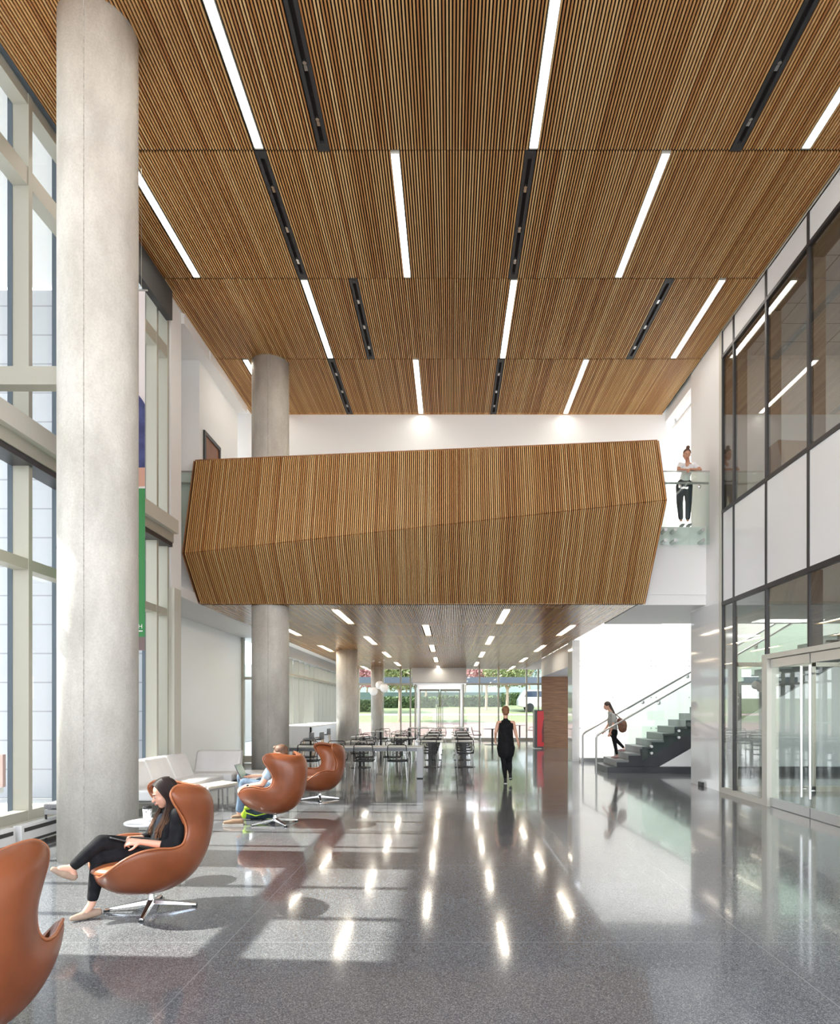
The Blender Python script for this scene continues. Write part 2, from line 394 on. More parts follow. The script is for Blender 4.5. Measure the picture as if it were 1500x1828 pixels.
# columns
def column(d, x, r, z1, label, seams):
    o = struct('concrete_column', label, (x,d,0)); mb = MB()
    prof = []; zs = sorted({0, z1, *[s+e for s in seams for e in (-.02,-.006,.006,.02)]})
    for z in zs: prof.append((r-(.0035 if any(abs(z-s) < .01 for s in seams) else 0), z))
    mb.lathe((x,d,0), prof, 64); s = mb.build('shaft', M_CONC, o, True)
    a = math.radians(-82); MB().box(x+r*math.cos(a)-.004, x+r*math.cos(a)+.004, d+r*math.sin(a)-.003, d+r*math.sin(a)+.05, 0, z1).build('form_seam', noisy('seam_concrete',(.30,.28,.25),(.50,.475,.43),12,.7,stretch=(1,1,3)), o)
column(7.28,-3.88,.40,9.12,'big round concrete column in the left foreground',(3.35,7.58))
column(14.26,-3.89,.392,9.12,'round concrete column piercing the timber balcony box',(3.35,))
column(24.6,-3.87,.39,ZU+.03,'round concrete column in the middle of the cafe',())
column(33.8,-3.80,.28,ZU+.03,'slim round concrete column by the far cafe windows',())

# dark blind box and jamb pieces on the left beyond the big column
S(MB().box(-5.06,-4.95,9.6,11.75,8.54,9.06).build('trim_3', M_GREYP), 'dark grey panel at the head of the left windows')
S(MB().box(-5.28,-5.0,11.95,12.25,0,3.83).build('trim_4', M_BEIGEL))
# upper jamb wall, balcony slab, back walls
S(MB().box(-5.2,-5.08,12.0,12.45,ZU,9.1).build('wall_jamb', M_WHITE))
S(MB().box(-5.9,-5.8,12.5,13.78,ZU,9.3).build('wall_jamb_side', M_WHITE))
S(MB().box(-6.6,-5.23,13.75,16.2,ZF2,9.1).build('wall_left_upper', M_WHITE), 'white upper corridor wall with a dark door')
S(MB().box(-5.8,-5.02,12.45,13.75,8.89,9.1).box(-5.23,-5.0,13.75,16.2,8.89,9.1).build('trim_5', M_WHITE))
S(MB().box(-6.6,5.45,16.7,16.95,ZF2,9.1).build('wall_back_upper', M_WHITE), 'white upper back wall under the timber ceiling')
slab = S(MB().box(-6.6,5.40,13.84,16.95,ZU+.20,ZF2).build('balcony_floor', M_WHITE), 'white balcony slab edge behind the timber box')
S(MB().box(5.40,11.5,14.72,16.95,ZU,ZF2).build('landing_floor', M_WHITE))
d3 = struct('door_3', 'dark framed timber door on the upper left corridor')
MB().box(-5.24,-5.19,13.95,14.03,ZF2,7.53).box(-5.24,-5.19,14.85,14.93,ZF2,7.53).box(-5.24,-5.19,14.03,14.85,7.45,7.53).build('door_frame', M_DARKF, d3)
MB().box(-5.245,-5.215,14.03,14.85,ZF2,7.45).build('door_leaf', noisy('walnut_door',(.18,.06,.02),(.28,.10,.035),3,.4,stretch=(8,8,.6)), d3)

# white soffit and frosted wall left of the cafe
S(MB().box(-6.6,-5.27,12.5,36,ZU,ZU+.2).box(3.93,5.4,13.87,16.95,ZU-.01,ZF2-.01).build('ceiling_soffit', M_WHITE), 'white soffit beside the cafe timber ceiling')
S(MB().box(-6.40,-6.39,12.5,20.2,0,ZU).build('wall_left_cafe', frosted()), 'frosted pale panel wall behind the white sofa')
# small end window
w2 = struct('window_2', 'narrow window at the end of the frosted wall')
MB().box(-6.4,-6.32,20.15,20.3,0,ZU).box(-5.72,-5.62,20.15,20.3,0,ZU).box(-6.35,-5.7,20.18,20.28,2.55,2.63).box(-6.35,-5.7,20.18,20.28,.02,.22).build('frame', M_BEIGE, w2)
MB().box(-6.33,-5.7,20.22,20.235,.2,ZU).build('pane', G_WIN, w2)
# cafe left window wall with deep fins
w3 = struct('window_3', 'left cafe window wall with close vertical fins')
k = 0; d = 20.9
while d < 35.6:
    MB().box(-5.86,-5.66,d-.03,d+.03,.0,ZU-.05).build('mullion', M_BEIGE, w3); d += .92
MB().box(-5.86,-5.64,20.3,35.8,2.84,2.92).box(-5.86,-5.64,20.3,35.8,0,.25).build('transom', M_BEIGE, w3)
MB().box(-5.9,-5.58,20.3,35.8,3.45,ZU).build('head_panel', mat('blue_grey_panel',(.36,.38,.40),.4), w3)
MB().box(-5.9,-5.885,20.3,35.8,.2,3.5).build('pane', G_WIN, w3)
S(MB().box(-22,-5.95,12.5,36,-.3,-.02).build('terrace_side', noisy('pale_paving')), 'pale paving outside the cafe side windows')
S(MB().box(-10.9,-10.5,13,36,0,3.3).build('wall_exterior_left', clad_mat('beige_cladding',(.42,.41,.37),1.4,1,.02)), 'pale exterior wall beyond the cafe side windows')

# cafe ceiling
cc = struct('ceiling_cafe', 'low cafe ceiling of thin timber slats')
XC0, XC1 = -5.26, 3.92
MB().box(XC0,XC1,13.8,35.9,ZU+.05,ZU+.18).build('backing', M_BACK, cc)
crow = [13.82]+[14.4+2.69*k for k in range(9)]
for ri,(y0,y1) in enumerate(zip(crow, crow[1:])):
    Ls = [] if ri == 0 else (([-2.56, 1.24]) if ri % 2 else ([-4.5,-.66,3.21]))
    mb = MB()
    for k in range(round(XC0/.04)+1, round(XC1/.04)):
        x = k*.04
        if any(abs(x-l) < .10 for l in Ls): 
            if y1-y0 > 1: mb.box(x-.0115, x+.0115, y0+.015, y0+.35, ZU, ZU+.04)
            continue
        mb.box(x-.0115, x+.0115, y0+.015, y1-.015, ZU, ZU+.04)
    mb.build('slat_panel', M_SLATC, cc)
    for l in Ls:
        side = {-2.56:'left of centre', 1.24:'right of centre', -4.5:'at the far left', -.66:'in the middle', 3.21:'at the far right'}[l]
        q = ['','first','second','third','fourth','fifth','sixth','seventh','eighth'][ri]
        t = thing('cafe_ceiling_light', f'recessed cafe tube light {side}, {q} row from the balcony', 'ceiling light', (l,(y0+y1)/2,ZU), 0, 'recessed lights of the cafe ceiling')
        MB().box(l-.09,l-.08,y0+.36,y1-.02,ZU,ZU+.045).box(l+.08,l+.09,y0+.36,y1-.02,ZU,ZU+.045).box(l-.09,l+.09,y1-.1,y1-.02,ZU,ZU+.045).build('housing', mat('warm_housing',(.62,.42,.2),.4), t)
        for sx in (-.04,.04): MB().box(l+sx-.03,l+sx+.03,y0+.38,y1-.12,ZU+.02,ZU+.035).build('tube', M_LAMPC, t)

# timber balcony box
bx = thing('timber_balcony_box', 'faceted timber slat box hanging over the cafe entrance', 'balcony front', (0,13.2,ZU))
def sec(x):       # front section at x : bottom, crease, top  (d, z)
    t = (x+5.22)/9.35
    return (13.8,3.83), (12.9-.2*t, 4.67+.98*t), (13.48-.27*t, 6.70+.30*t)
xs0, xs1 = -5.22, 4.13
def xb(x): t=(x-xs0)/(xs1-xs0); return -5.25+t*(4.03+5.25)
mbU = MB(); mbL = MB(); n0 = round(xs0/BP)+1; n1 = round(xs1/BP)
def slat_on(mb, a, b, x0, x1, w=.0105, dp=.03):
    nrm = Vector((0,-(b[1]-a[1]),(b[0]-a[0]))).normalized()
    if nrm.y > 0: nrm = -nrm
    A = Vector((x0,a[0],a[1])); B = Vector((x1,b[0],b[1])); wx = Vector((w,0,0)); q = -nrm*dp
    mb.hexa([A-wx, A+wx, A+wx+q, A-wx+q, B-wx, B+wx, B+wx+q, B-wx+q])
for k in range(n0, n1+1):
    x = k*BP; bt, cr_, tp = sec(x)
    slat_on(mbL, bt, (cr_[0]+.004,cr_[1]-.012), xb(x), x); slat_on(mbU, (cr_[0]+.004,cr_[1]+.012), tp, x, x)
mbU.build('upper_slats', M_SLATB, bx); mbL.build('lower_slats', M_SLATB, bx)
def facet(mb, xa, xb_, ia, ib, off, thick):
    a0, a1 = sec(xa)[ia], sec(xa)[ib]; b0, b1 = sec(xb_)[ia], sec(xb_)[ib]
    f0 = xb(xa) if ia == 0 else xa; g0 = xb(xb_) if ia == 0 else xb_
    pts = [(f0,a0[0]+off,a0[1]),(g0,b0[0]+off,b0[1]),(xb_,b1[0]+off,b1[1]),(xa,a1[0]+off,a1[1])]
    mb.prism(pts, (0,thick,0))
for ia, ib in ((1,2),(0,1)):
    mb = MB(); nn = 24
    for k in range(nn):
        a = xs0+.01+(xs1-xs0-.02)*k/nn; facet(mb,a,a+(xs1-xs0-.02)/nn,ia,ib,.046,.08)
    mb.build('backing', M_BACK, bx)
wood = noisy('walnut_edge',(.24,.10,.04),(.36,.16,.06),4,.45,stretch=(1,1,.2))
for x in (xs0, xs1):
    mb = MB(); bt, c_, tp = sec(x); s_ = -.03 if x < 0 else .012
    mb.prism([(xb(x)+s_,bt[0],bt[1]),(x+s_,c_[0],c_[1]),(x+s_,tp[0],tp[1]),(x+s_,tp[0]+.45,tp[1]),(x+s_,13.8,5.4),(xb(x)+s_,13.8,bt[1])],(.018,0,0))
    mb.build('side_panel', wood, bx)
mb = MB(); t0, t1 = sec(xs0)[2], sec(xs1)[2]
mb.hexa([(xs0,t0[0],t0[1]),(xs1,t1[0],t1[1]),(xs1,t1[0]+.4,t1[1]),(xs0,t0[0]+.4,t0[1]),(xs0,t0[0],t0[1]+.02),(xs1,t1[0],t1[1]+.02),(xs1,t1[0]+.4,t1[1]+.02),(xs0,t0[0]+.4,t0[1]+.02)])
mb.build('top_cap', wood, bx)
mb = MB(); mb.hexa([(xs0,13.75,ZF2-1),(xs1,13.75,ZF2-1),(xs1,13.85,ZF2-1),(xs0,13.85,ZF2-1),(xs0,t0[0]+.35,t0[1]),(xs1,t1[0]+.35,t1[1]),(xs1,t1[0]+.42,t1[1]),(xs0,t0[0]+.42,t0[1])])
mb.build('inner_face', M_WHITE, bx)

# glass railings on the balcony
def railing(name, x0, x1, label, joints, disc, brk):
    t = thing(name, label, 'railing', ((x0+x1)/2, 13.62, ZF2))
    es = [x0]+joints+[x1]
    for a, b_ in zip(es, es[1:]): MB().box(a+.004,b_-.004,13.60,13.62,5.02,6.52).build('glass_panel', G_RAIL, t)
    MB().box(x0,x1,13.595,13.625,6.515,6.54).build('cap_rail', M_STEEL, t)
    MB().cyl((x0,13.68,6.31),(x1,13.68,6.31),.024,10).build('handrail', M_STEEL, t)
    for x in brk: MB().tube([(x,13.62,6.22),(x,13.66,6.22),(x,13.68,6.29)],.012,6).ell((x,13.61,6.22),(.04,.02,.04)).build('bracket', M_STEEL, t)
    for x in disc:
        for z in (5.11,5.33): MB().cyl((x,13.585,z),(x,13.84,z),.036,16).build('standoff', M_STEEL, t)
railing('glass_railing', 4.24, 5.33, 'glass railing right of the timber box with steel standoffs', [4.52], [4.42,4.62,5.20], [4.72,5.12])
railing('glass_railing', -5.80, -5.24, 'short glass railing left of the timber box', [], [], [-5.62])

# cafe far window wall
DW = 35.9; SW = F/DW
def fx(px): return (px-CX)/SW
w4 = struct('window_4', 'far cafe window wall facing the street')
for px in (604,640,684,716,733,856,890,940,961): MB().box(fx(px)-.04,fx(px)+.04,DW-.12,DW+.05,0,ZU).build('mullion', M_BEIGE, w4)
MB().box(-5.9,fx(738),DW-.11,DW+.04,2.98,3.08).box(fx(832),5.3,DW-.11,DW+.04,2.98,3.08).box(-5.9,fx(738),DW-.1,DW+.04,0,.12).box(fx(832),5.3,DW-.1,DW+.04,0,.12).build('transom', M_BEIGE, w4)
MB().box(-5.9,fx(742),DW-.01,DW,.1,ZU).box(fx(828),5.3,DW-.01,DW,.1,ZU).build('pane', G_WIN, w4)
S(MB().box(fx(738),fx(832),34.6,DW,3.08,ZU).build('trim_6', M_WHITE),'white bulkhead above the far entrance doors')
dr = struct('door_1', 'double glass entrance doors at the far end')
MB().box(fx(745),fx(750),DW-.12,DW+.05,0,2.98).box(fx(822),fx(827),DW-.12,DW+.05,0,2.98).box(fx(738),fx(832),DW-.12,DW+.05,2.98,3.08).build('door_frame', M_STEEL, dr)
MB().box(fx(750),fx(822),34.75,34.95,2.72,2.95).build('header', M_STEEL, dr)
for a, b_ in ((751,785),(787,821)):
    l = MB().box(fx(a),fx(b_),34.9,34.915,.1,2.7).build('door_leaf', G_CLEAR, dr)
    MB().box(fx(a),fx(a)+.05,34.88,34.93,0,2.7).box(fx(b_)-.05,fx(b_),34.88,34.93,0,2.7).box(fx(a),fx(b_),34.88,34.93,0,.12).box(fx(a),fx(b_),34.88,34.93,2.62,2.72).build('leaf_frame', M_BEIGE, dr)
    hx = fx(b_)-.12 if a == 751 else fx(a)+.12
    MB().cyl((hx,34.82,.7),(hx,34.82,2.2),.02,8).build('door_handle', M_STEEL, dr)
for px in (743,827):
    MB().box(fx(px)-.03,fx(px)+.03,34.9,DW,.0,3.0).build('side_post', M_BEIGE, dr)
    MB().box(fx(px)-.005,fx(px)+.005,34.9,DW,.05,2.98).build('side_glass', G_CLEAR, dr)

# right of the cafe: timber wall, bulkhead, pillar, vending niche
S(MB().box(3.92,6.2,28.4,28.6,0,3.05).build('wall_timber', noisy('timber_panel',(.155,.07,.03),(.30,.15,.07),3.2,.4,stretch=(.5,1,9))), 'brown timber panel wall right of the cafe')
S(MB().box(3.92,8,21.7,28.6,3.06,ZU).build('trim_7', M_WHITE), 'white bulkhead over the timber wall')
S(MB().box(5.25,5.4,28.6,35.9,0,ZU).build('wall_right_cafe', M_WHITE))
S(MB().box(3.93,5.4,28.6,35.9,ZU,ZU+.1).build('ceiling_soffit', M_WHITE))
S(MB().box(3.83,4.06,20.85,21.6,0,ZU).build('wall_pillar', M_WGLOSS), 'glossy white pier beside the stair')

# stair hall
S(MB().box(4.06,12,20.7,20.85,.12,9.3).build('wall_back_stair', M_CREAM), 'bright panel wall behind the stair with added glow')
S(MB().box(4.06,12,20.64,20.72,0,.12).build('baseboard_back', M_STEEL))
pins = MB()
for px in (1036,1095,1104,1163,1172,1231,1240):
    for py in (1125,1180,1189,1245,1300,1355):
        c = P(px,py,20.68); pins.cyl(c, c+V(0,.03,0), .022, 8)
S(pins.build('trim_8', M_STEEL), 'small steel clips on the bright panel wall')
S(MB().box(11.4,11.6,14.7,21,0,9.3).build('wall_right_stair', M_WHITE))
S(MB().box(5.42,5.6,14.72,16.9,8.89,9.3).build('trim_9', M_WHITE))
# right wall mass between glazing and stair
S(MB().box(XR,XR+.25,13.05,14.72,0,3.78).build('wall_right_gloss', M_WGLOSS), 'glossy white wall panel beside the glazed room')
S(MB().box(XR,XR+.25,13.0,14.72,3.78,9.3).box(XR+.25,11.4,14.5,14.72,3.78,9.3).build('wall_right_upper', M_WHITE), 'white upper wall right of the balcony')
t = thing('pipe_lamp', 'slim white tube lamp under the header above the standing woman', 'lamp', (5.55,15.6,8.8))
MB().cyl((5.62,14.9,8.72),(5.62,16.9,8.72),.05,12).build('tube', M_WHITE, t)
MB().box(5.60,5.64,15.2,15.25,8.7,8.89).box(5.60,5.64,16.5,16.55,8.7,8.89).build('bracket', M_STEEL, t)
o = MB().box(XR-.06,XR-.005,13.95,14.15,.0,.09).build('door_stop', M_DARKF, None, bevel=.008); tag(o,'small dark door stop on the floor by the glossy wall','door stop')
# right glazing
wr = struct('window_5', 'tall dark framed glass wall on the right')
MR = [12.97,12.45,11.17,9.85,8.53,7.21,5.89,4.57,3.25,1.93,.6,-.7]
for d in MR:
    MB().box(XR-.03,XR+.03,d-.03,d+.03,3.66,9.04).build('mullion', M_DARKF, wr)
    MB().box(XR+.04,XR+.22,d-.035,d+.035,5.5,8.55).build('inner_mullion', mat('bronze_mullion',(.20,.165,.13),.5), wr)
for d in MR[:3]: MB().box(XR-.03,XR+.03,d-.03,d+.03,.1 if d > 12 else 2.56,3.7).build('mullion', M_DARKF, wr)
for d in MR[3:]: MB().box(XR-.02,XR+.18,d-.03,d+.03,2.5,3.7).build('mullion', M_DARKF, wr)
MB().box(XR-.035,XR+.03,-.7,13,3.66,3.74).box(XR-.035,XR+.03,-.7,13,5.47,5.54).box(XR-.035,XR+.03,-.7,13,8.51,8.57).build('transom', M_DARKF, wr)
MB().box(XR+.05,XR+.2,-.7,13,8.34,8.5).build('inner_head', mat('bronze_mullion'), wr)
MB().box(XR-.015,XR+.01,-.7,13,3.72,5.5).box(XR-.015,XR+.01,-.7,13,8.55,9.05).build('spandrel_panel', M_WGLASS, wr)
MB().box(XR-.01,XR,-.7,13,5.5,8.53).build('upper_pane', G_TINT, wr)
MB().box(XR-.01,XR,11.17,13,.1,3.68).box(XR-.01,XR,-.7,11.17,2.55,3.68).build('lower_pane', glass('lower_glass',(.86,.87,.85),.10,.85), wr)
MB().box(XR-.045,XR+.06,11.26,12.98,0,.1).build('sill', M_BEIGEL, wr)
MB().box(XR-.04,XR+.06,12.98,13.08,0,9.05).build('end_post', M_BEIGEL, wr)
dd = struct('door_2', 'wide glass double doors in the right glass wall')
MB().box(XR-.05,XR+.15,11.08,11.26,0,2.55).box(XR-.05,XR+.15,-.7,11.08,2.47,2.55).build('door_frame', M_BEIGEL, dd)
for i,(a,b_) in enumerate(((9.85,11.06),(8.62,9.83),(7.4,8.6),(6.0,7.38))):
    MB().box(XR+.02,XR+.032,a,b_,.14,2.38).build('door_leaf', glass('door_glass',(.94,.975,.955),.04,.5), dd)
    MB().box(XR,XR+.055,a,b_,.01,.15).box(XR,XR+.055,a,b_,2.32,2.46).build('leaf_rail', M_STEEL, dd)
    if i < 2:
        y = a+.14 if i == 0 else b_-.08
        MB().cyl((XR-.05,y,.30),(XR-.05,y,2.28),.021,12).cyl((XR-.05,y,.42),(XR+.02,y,.42),.012,8).cyl((XR-.05,y,2.15),(XR+.02,y,2.15),.012,8).build('door_handle', M_STEEL, dd)
# rooms behind the right glazing
S(MB().box(XR+.05,11.5,-.7,14.5,3.78,5.4).build('floor_upper_right', M_WHITE))
S(MB().box(10.8,11,-.7,14.5,0,3.78).build('wall_right_room', noisy('cream_room_wall',(.80,.79,.74),(.84,.83,.78),1,.35)), 'cream wall of the glazed ground floor room')
w6 = struct('window_6', 'glass partition at the back of the ground floor glass room')
for x in (5.65,7.2,8.7,10.2): MB().box(x-.04,x+.04,13.1,13.2,0,3.78).build('mullion', M_BEIGE, w6)
MB().box(5.6,10.8,13.1,13.2,2.48,2.56).box(5.6,10.8,13.1,13.2,0,.1).build('transom', M_BEIGE, w6); MB().box(5.6,10.8,13.14,13.15,.1,3.78).build('pane', G_CLEAR, w6)
S(MB().box(10.8,11,-.7,14.5,5.4,9.2).box(5.6,11,13.3,13.5,5.4,9.2).build('wall_right_upper_room', mat('grey_room_wall',(.60,.585,.56),.6)))
S(MB().box(5.6,11,-.7,13.4,8.75,9.0).build('ceiling_upper_room', clad_mat('tile_ceiling',(.66,.67,.68),.61,1,.008,(.25,.25,.25),1.22)))
for k in range(4):
    y = 3.2+2.9*k
    t = thing('office_ceiling_light', 'recessed office light behind the upper glazing, ' + ['nearest the camera','second from the camera','third from the camera','farthest from the camera'][k], 'ceiling light', (7.4,y,8.75), 0, 'upper office lights')
    MB().box(7.1,7.7,y-.1,y+.1,8.72,8.75).build('housing', M_WHITE, t); MB().box(7.14,7.66,y-.07,y+.07,8.71,8.722).build('diffuser', mat('office_diffuser',(1,1,1),.5,emit=(1,1,1),es=26), t)
for k in range(3):
    y = 4.2+3.2*k
    t = thing('room_ceiling_light', 'flat white ceiling panel light in the ground floor glass room, ' + ['nearest the camera','middle one','farthest from the camera'][k], 'ceiling light', (8,y,3.78), 0, 'ground floor room lights')
    MB().box(7.2,8.8,y-.3,y+.3,3.74,3.78).build('housing', M_WHITE, t); MB().box(7.25,8.75,y-.25,y+.25,3.725,3.742).build('diffuser', mat('room_diffuser',(1,1,1),.5,emit=(1,1,1),es=26), t)
t = thing('reception_desk', 'pale grey reception desk inside the glass room', 'desk', (7.9,10,0))
MB().box(7.0,9.4,9.6,10.4,.1,.98).build('body', mat('desk_grey',(.60,.63,.66),.3), t, bevel=.01)
MB().box(6.95,9.45,9.55,10.45,.98,1.03).build('countertop', mat('desk_top',(.42,.46,.48),.25), t); MB().box(7.05,9.35,9.65,10.35,0,.1).build('plinth', M_BEIGE, t)
t = thing('monitor', 'black monitor standing on the reception desk', 'monitor', (7.35,9.95,1.03))
MB().box(7.15,7.75,9.93,9.97,1.25,1.6).build('screen', M_BLACK, t, bevel=.006); MB().box(7.43,7.47,9.95,9.98,1.05,1.3).box(7.33,7.57,9.87,10.05,1.03,1.045).build('stand', M_STEEL, t)

# ================================================================== STAIR
st = thing('staircase', 'dark grey stair with glass balustrade in front of the bright wall', 'staircase', (4.05,17,0))
MB().box(4.02,12,16.95,18.45,0,.155).build('plinth', mat('dark_plinth',(.030,.033,.038),.35), st)
M_TREAD = mat('grey_stone_tread',(.20,.215,.22),.35); M_STR = mat('dark_steel_stringer',(.022,.025,.03),.4)
RI, GO = .172, .30
mb = MB(); mt = MB()
for n in range(1, 21):
    x = 4.25+GO*(n-1); z = .155+RI*n
    mt.box(x, x+GO+.03, 17.0, 18.4, z-.055, z)
    mt.box(x, x+.02, 17.0, 18.4, z-RI, z-.05)
mt.build('treads', M_TREAD, st)
def zz(x): return .155+RI*((x-4.25)/GO+1)
poly = [(4.27,17.06,.155)]
for n in range(1,21):
    x = 4.27+GO*(n-1); poly += [(x,17.06,.155+RI*n-.055),(x+GO,17.06,.155+RI*n-.055)]
poly += [(10.27,17.06,3.0),(5.35,17.06,.155)]
mb.prism(poly, (0,.05,0)); mb.prism([(p[0],18.3,p[2]) for p in poly], (0,.05,0)); mb.build('stringer', M_STR, st)
MB().prism([(5.40,17.1,.157),(10.4,17.1,3.02),(10.4,17.1,.157)], (0,1.2,0)).build('soffit', M_WHITE, st)
for yy, nm in ((17.0,'f'),(18.42,'b')):
    x0 = 4.92; x1 = 10.2; xs = [x0,6.02,7.12,8.22,9.3,x1]
    for a, b_ in zip(xs, xs[1:]):
        MB().prism([(a+.004,yy,zz(a)-.40),(b_-.004,yy,zz(b_)-.40),(b_-.004,yy,zz(b_)+.92),(a+.004,yy,zz(a)+.92)], (0,.015,0)).build('glass_panel', G_RAIL, st)
        if nm == 'f':
            for q in (.22,.86):
                for dz in (-.22,-.05):
                    x = a+q*(b_-a); MB().cyl((x,yy-.03,zz(x)+dz-.12),(x,yy+.06,zz(x)+dz-.12),.035,14).build('standoff', M_STEEL, st)
    MB().tube([(x0,yy+.007,zz(x0)+.93),(x1,yy+.007,zz(x1)+.93)],.012,6).build('glass_cap', M_STEEL, st)
for yy, xo in ((16.90,3.72),(18.32,3.66)):
    top = .98; xk = xo+.08
    pts = [(xo,yy,0),(xo,yy,.5),(xo,yy,top-.07),(xo+.02,yy,top-.02),(xk,yy,top+.03),(10.2,yy,top+.03+(10.2-xk)*RI/GO)]
    MB().tube(pts,.024,10).build('handrail', M_STEEL, st)
    for x in (5.35,6.6,7.85):
        z = top+.03+(x-xk)*RI/GO; MB().tube([(x,yy,z),(x,yy+.02,z-.09),(x,yy+.1,z-.1)],.011,6).ell((x,yy+.09,z-.1),(.05,.015,.05)).build('bracket', M_STEEL, st)

# ================================================================== EGG CHAIRS
PROF = [ # spine (f,z), rim (half width, f, z)
 ((.42,.335),(0,.42,.335)), ((.395,.27),(.17,.42,.345)), ((.33,.215),(.285,.405,.385)), ((.24,.17),(.355,.36,.445)),
 ((.13,.145),(.395,.275,.51)), ((.01,.135),(.408,.165,.55)), ((-.12,.15),(.395,.05,.555)), ((-.24,.20),(.37,-.06,.54)),
 ((-.335,.28),(.335,-.145,.55)), ((-.41,.39),(.305,-.185,.60)), ((-.455,.51),(.295,-.195,.67)), ((-.48,.63),(.30,-.175,.745)),
 ((-.49,.74),(.32,-.125,.825)), ((-.482,.84),(.34,-.075,.905)), ((-.458,.905),(.335,-.06,.972)), ((-.43,.945),(.285,-.11,1.018)),
 ((-.405,.967),(.205,-.21,1.018)), ((-.388,.978),(.11,-.30,.995)), ((-.38,.981),(0,-.38,.981))]
def catmull(a, b, c, d, t):
    return tuple(.5*((2*b[i])+(-a[i]+c[i])*t+(2*a[i]-5*b[i]+4*c[i]-d[i])*t*t+(-a[i]+3*b[i]-3*c[i]+d[i])*t**3) for i in range(len(a)))
def egg_rows(off=0., nn=3, m=14):
    A = [tuple(s)+tuple(r) for s, r in PROF]; pts = []
    for i in range(len(A)-1):
        a = A[max(i-1,0)]; d = A[min(i+2,len(A)-1)]
        for k in range(nn): pts.append(catmull(a, A[i], A[i+1], d, k/nn))
    pts.append(A[-1]); rows = []
    for (sf,sz,rx,rf,rz) in pts:
        rx = max(rx, 0); half = []
        for k in range(m+1):
            u = PI/2*k/m
            s_ = math.sin(u)**.92; c_ = 1-math.cos(u)**1.05
            half.append(Vector((sf+(rf-sf)*c_, rx*s_, sz+(rz-sz)*c_)))
        row = [Vector((p.x,-p.y,p.z)) for p in half[::-1]] + half[1:]
        rows.append(row)
    return rows
def make_egg():
    root = thing('egg_chair','tan leather egg chair','armchair')
    rows = egg_rows()
    rim = [r[-1] for r in rows] + [r[0] for r in rows[::-1]][1:-1]
    # outer shell with thickness
    mb = MB(); mb.grid(rows); bmesh.ops.remove_doubles(mb.bm, verts=mb.bm.verts, dist=.002)
    o = mb.build('shell', M_LEATH, root, True)
    # make normals point outwards (away from the sitting volume)
    ce = Vector((.0,0,.64)); s_ = sum((p.center-ce).dot(p.normal)*p.area for p in o.data.polygons)
    if s_ < 0: o.data.flip_normals()
    so = o.modifiers.new('solid','SOLIDIFY'); so.thickness = .042; so.offset = -1
    bv = o.modifiers.new('sub','SUBSURF'); bv.levels = 1; bv.render_levels = 1
    # inner lining, slightly inside the shell
    mb = MB(); rr = []
    for r in rows[2:-3]:
        q = []
        for p in r[1:-1]:
            dvec = (ce-p); dvec.z *= .8; q.append(p+dvec.normalized()*.066)
        rr.append(q)
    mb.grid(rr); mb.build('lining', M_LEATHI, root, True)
    # welt round the rim
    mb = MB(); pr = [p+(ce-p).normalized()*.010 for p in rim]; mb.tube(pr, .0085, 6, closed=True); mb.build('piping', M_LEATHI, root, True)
    # seam down the back
    rs = [r[len(r)//2] for r in rows[4:]]
    # seat cushion
    mb = MB()
    mb.ell((.10,0,.36),(.34,.30,.085),None,28,14)
    for v in mb.bm.verts:
        if v.co.x > .1: v.co.x = .1+(v.co.x-.1)*1.0
        v.co.z = .36+(v.co.z-.36)*(1 if v.co.z > .36 else .6)
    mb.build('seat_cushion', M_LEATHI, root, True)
    # swivel base
    MB().lathe((0,0,0),[(.045,.055),(.032,.08),(.026,.11),(.024,.16)],20).build('stem', M_CHROME, root, True)
    for k in range(4):
        a = PI/4+PI/2*k+.33; c, s = math.cos(a), math.sin(a)
        mb = MB(); mb.M = Matrix.Rotation(a,4,'Z')
        mb.hexa([(.0,-.032,.045),(.345,-.016,.010),(.345,.016,.010),(0,.032,.045),(.0,-.022,.085),(.345,-.010,.028),(.345,.010,.028),(0,.022,.085)])
        leg = mb.build('base_arm', M_CHROME, root, False, .004)
        mb = MB(); mb.M = Matrix.Rotation(a,4,'Z'); mb.box(.315,.352,-.017,.017,0,.014); mb.build('foot_glide', M_RUB, leg)
    return root
egg = make_egg()
def face(dx, dy): return math.atan2(dy, dx)
egg.location = (-2.43,5.36,0); egg.rotation_euler.z = face(-.78,-.62); egg['label'] = 'tan leather egg chair with the seated woman in black'; egg['group'] = 'tan egg chairs'
place(egg,-2.50,9.40,0,face(-.90,.40),'tan leather egg chair with the man using a laptop')
place(egg,-2.36,11.90,0,face(-.75,-.62),'empty tan leather egg chair farthest from the camera')
place(egg,-2.22,3.00,0,face(-.52,.85),'tan leather egg chair cut off at the left edge of the photo')

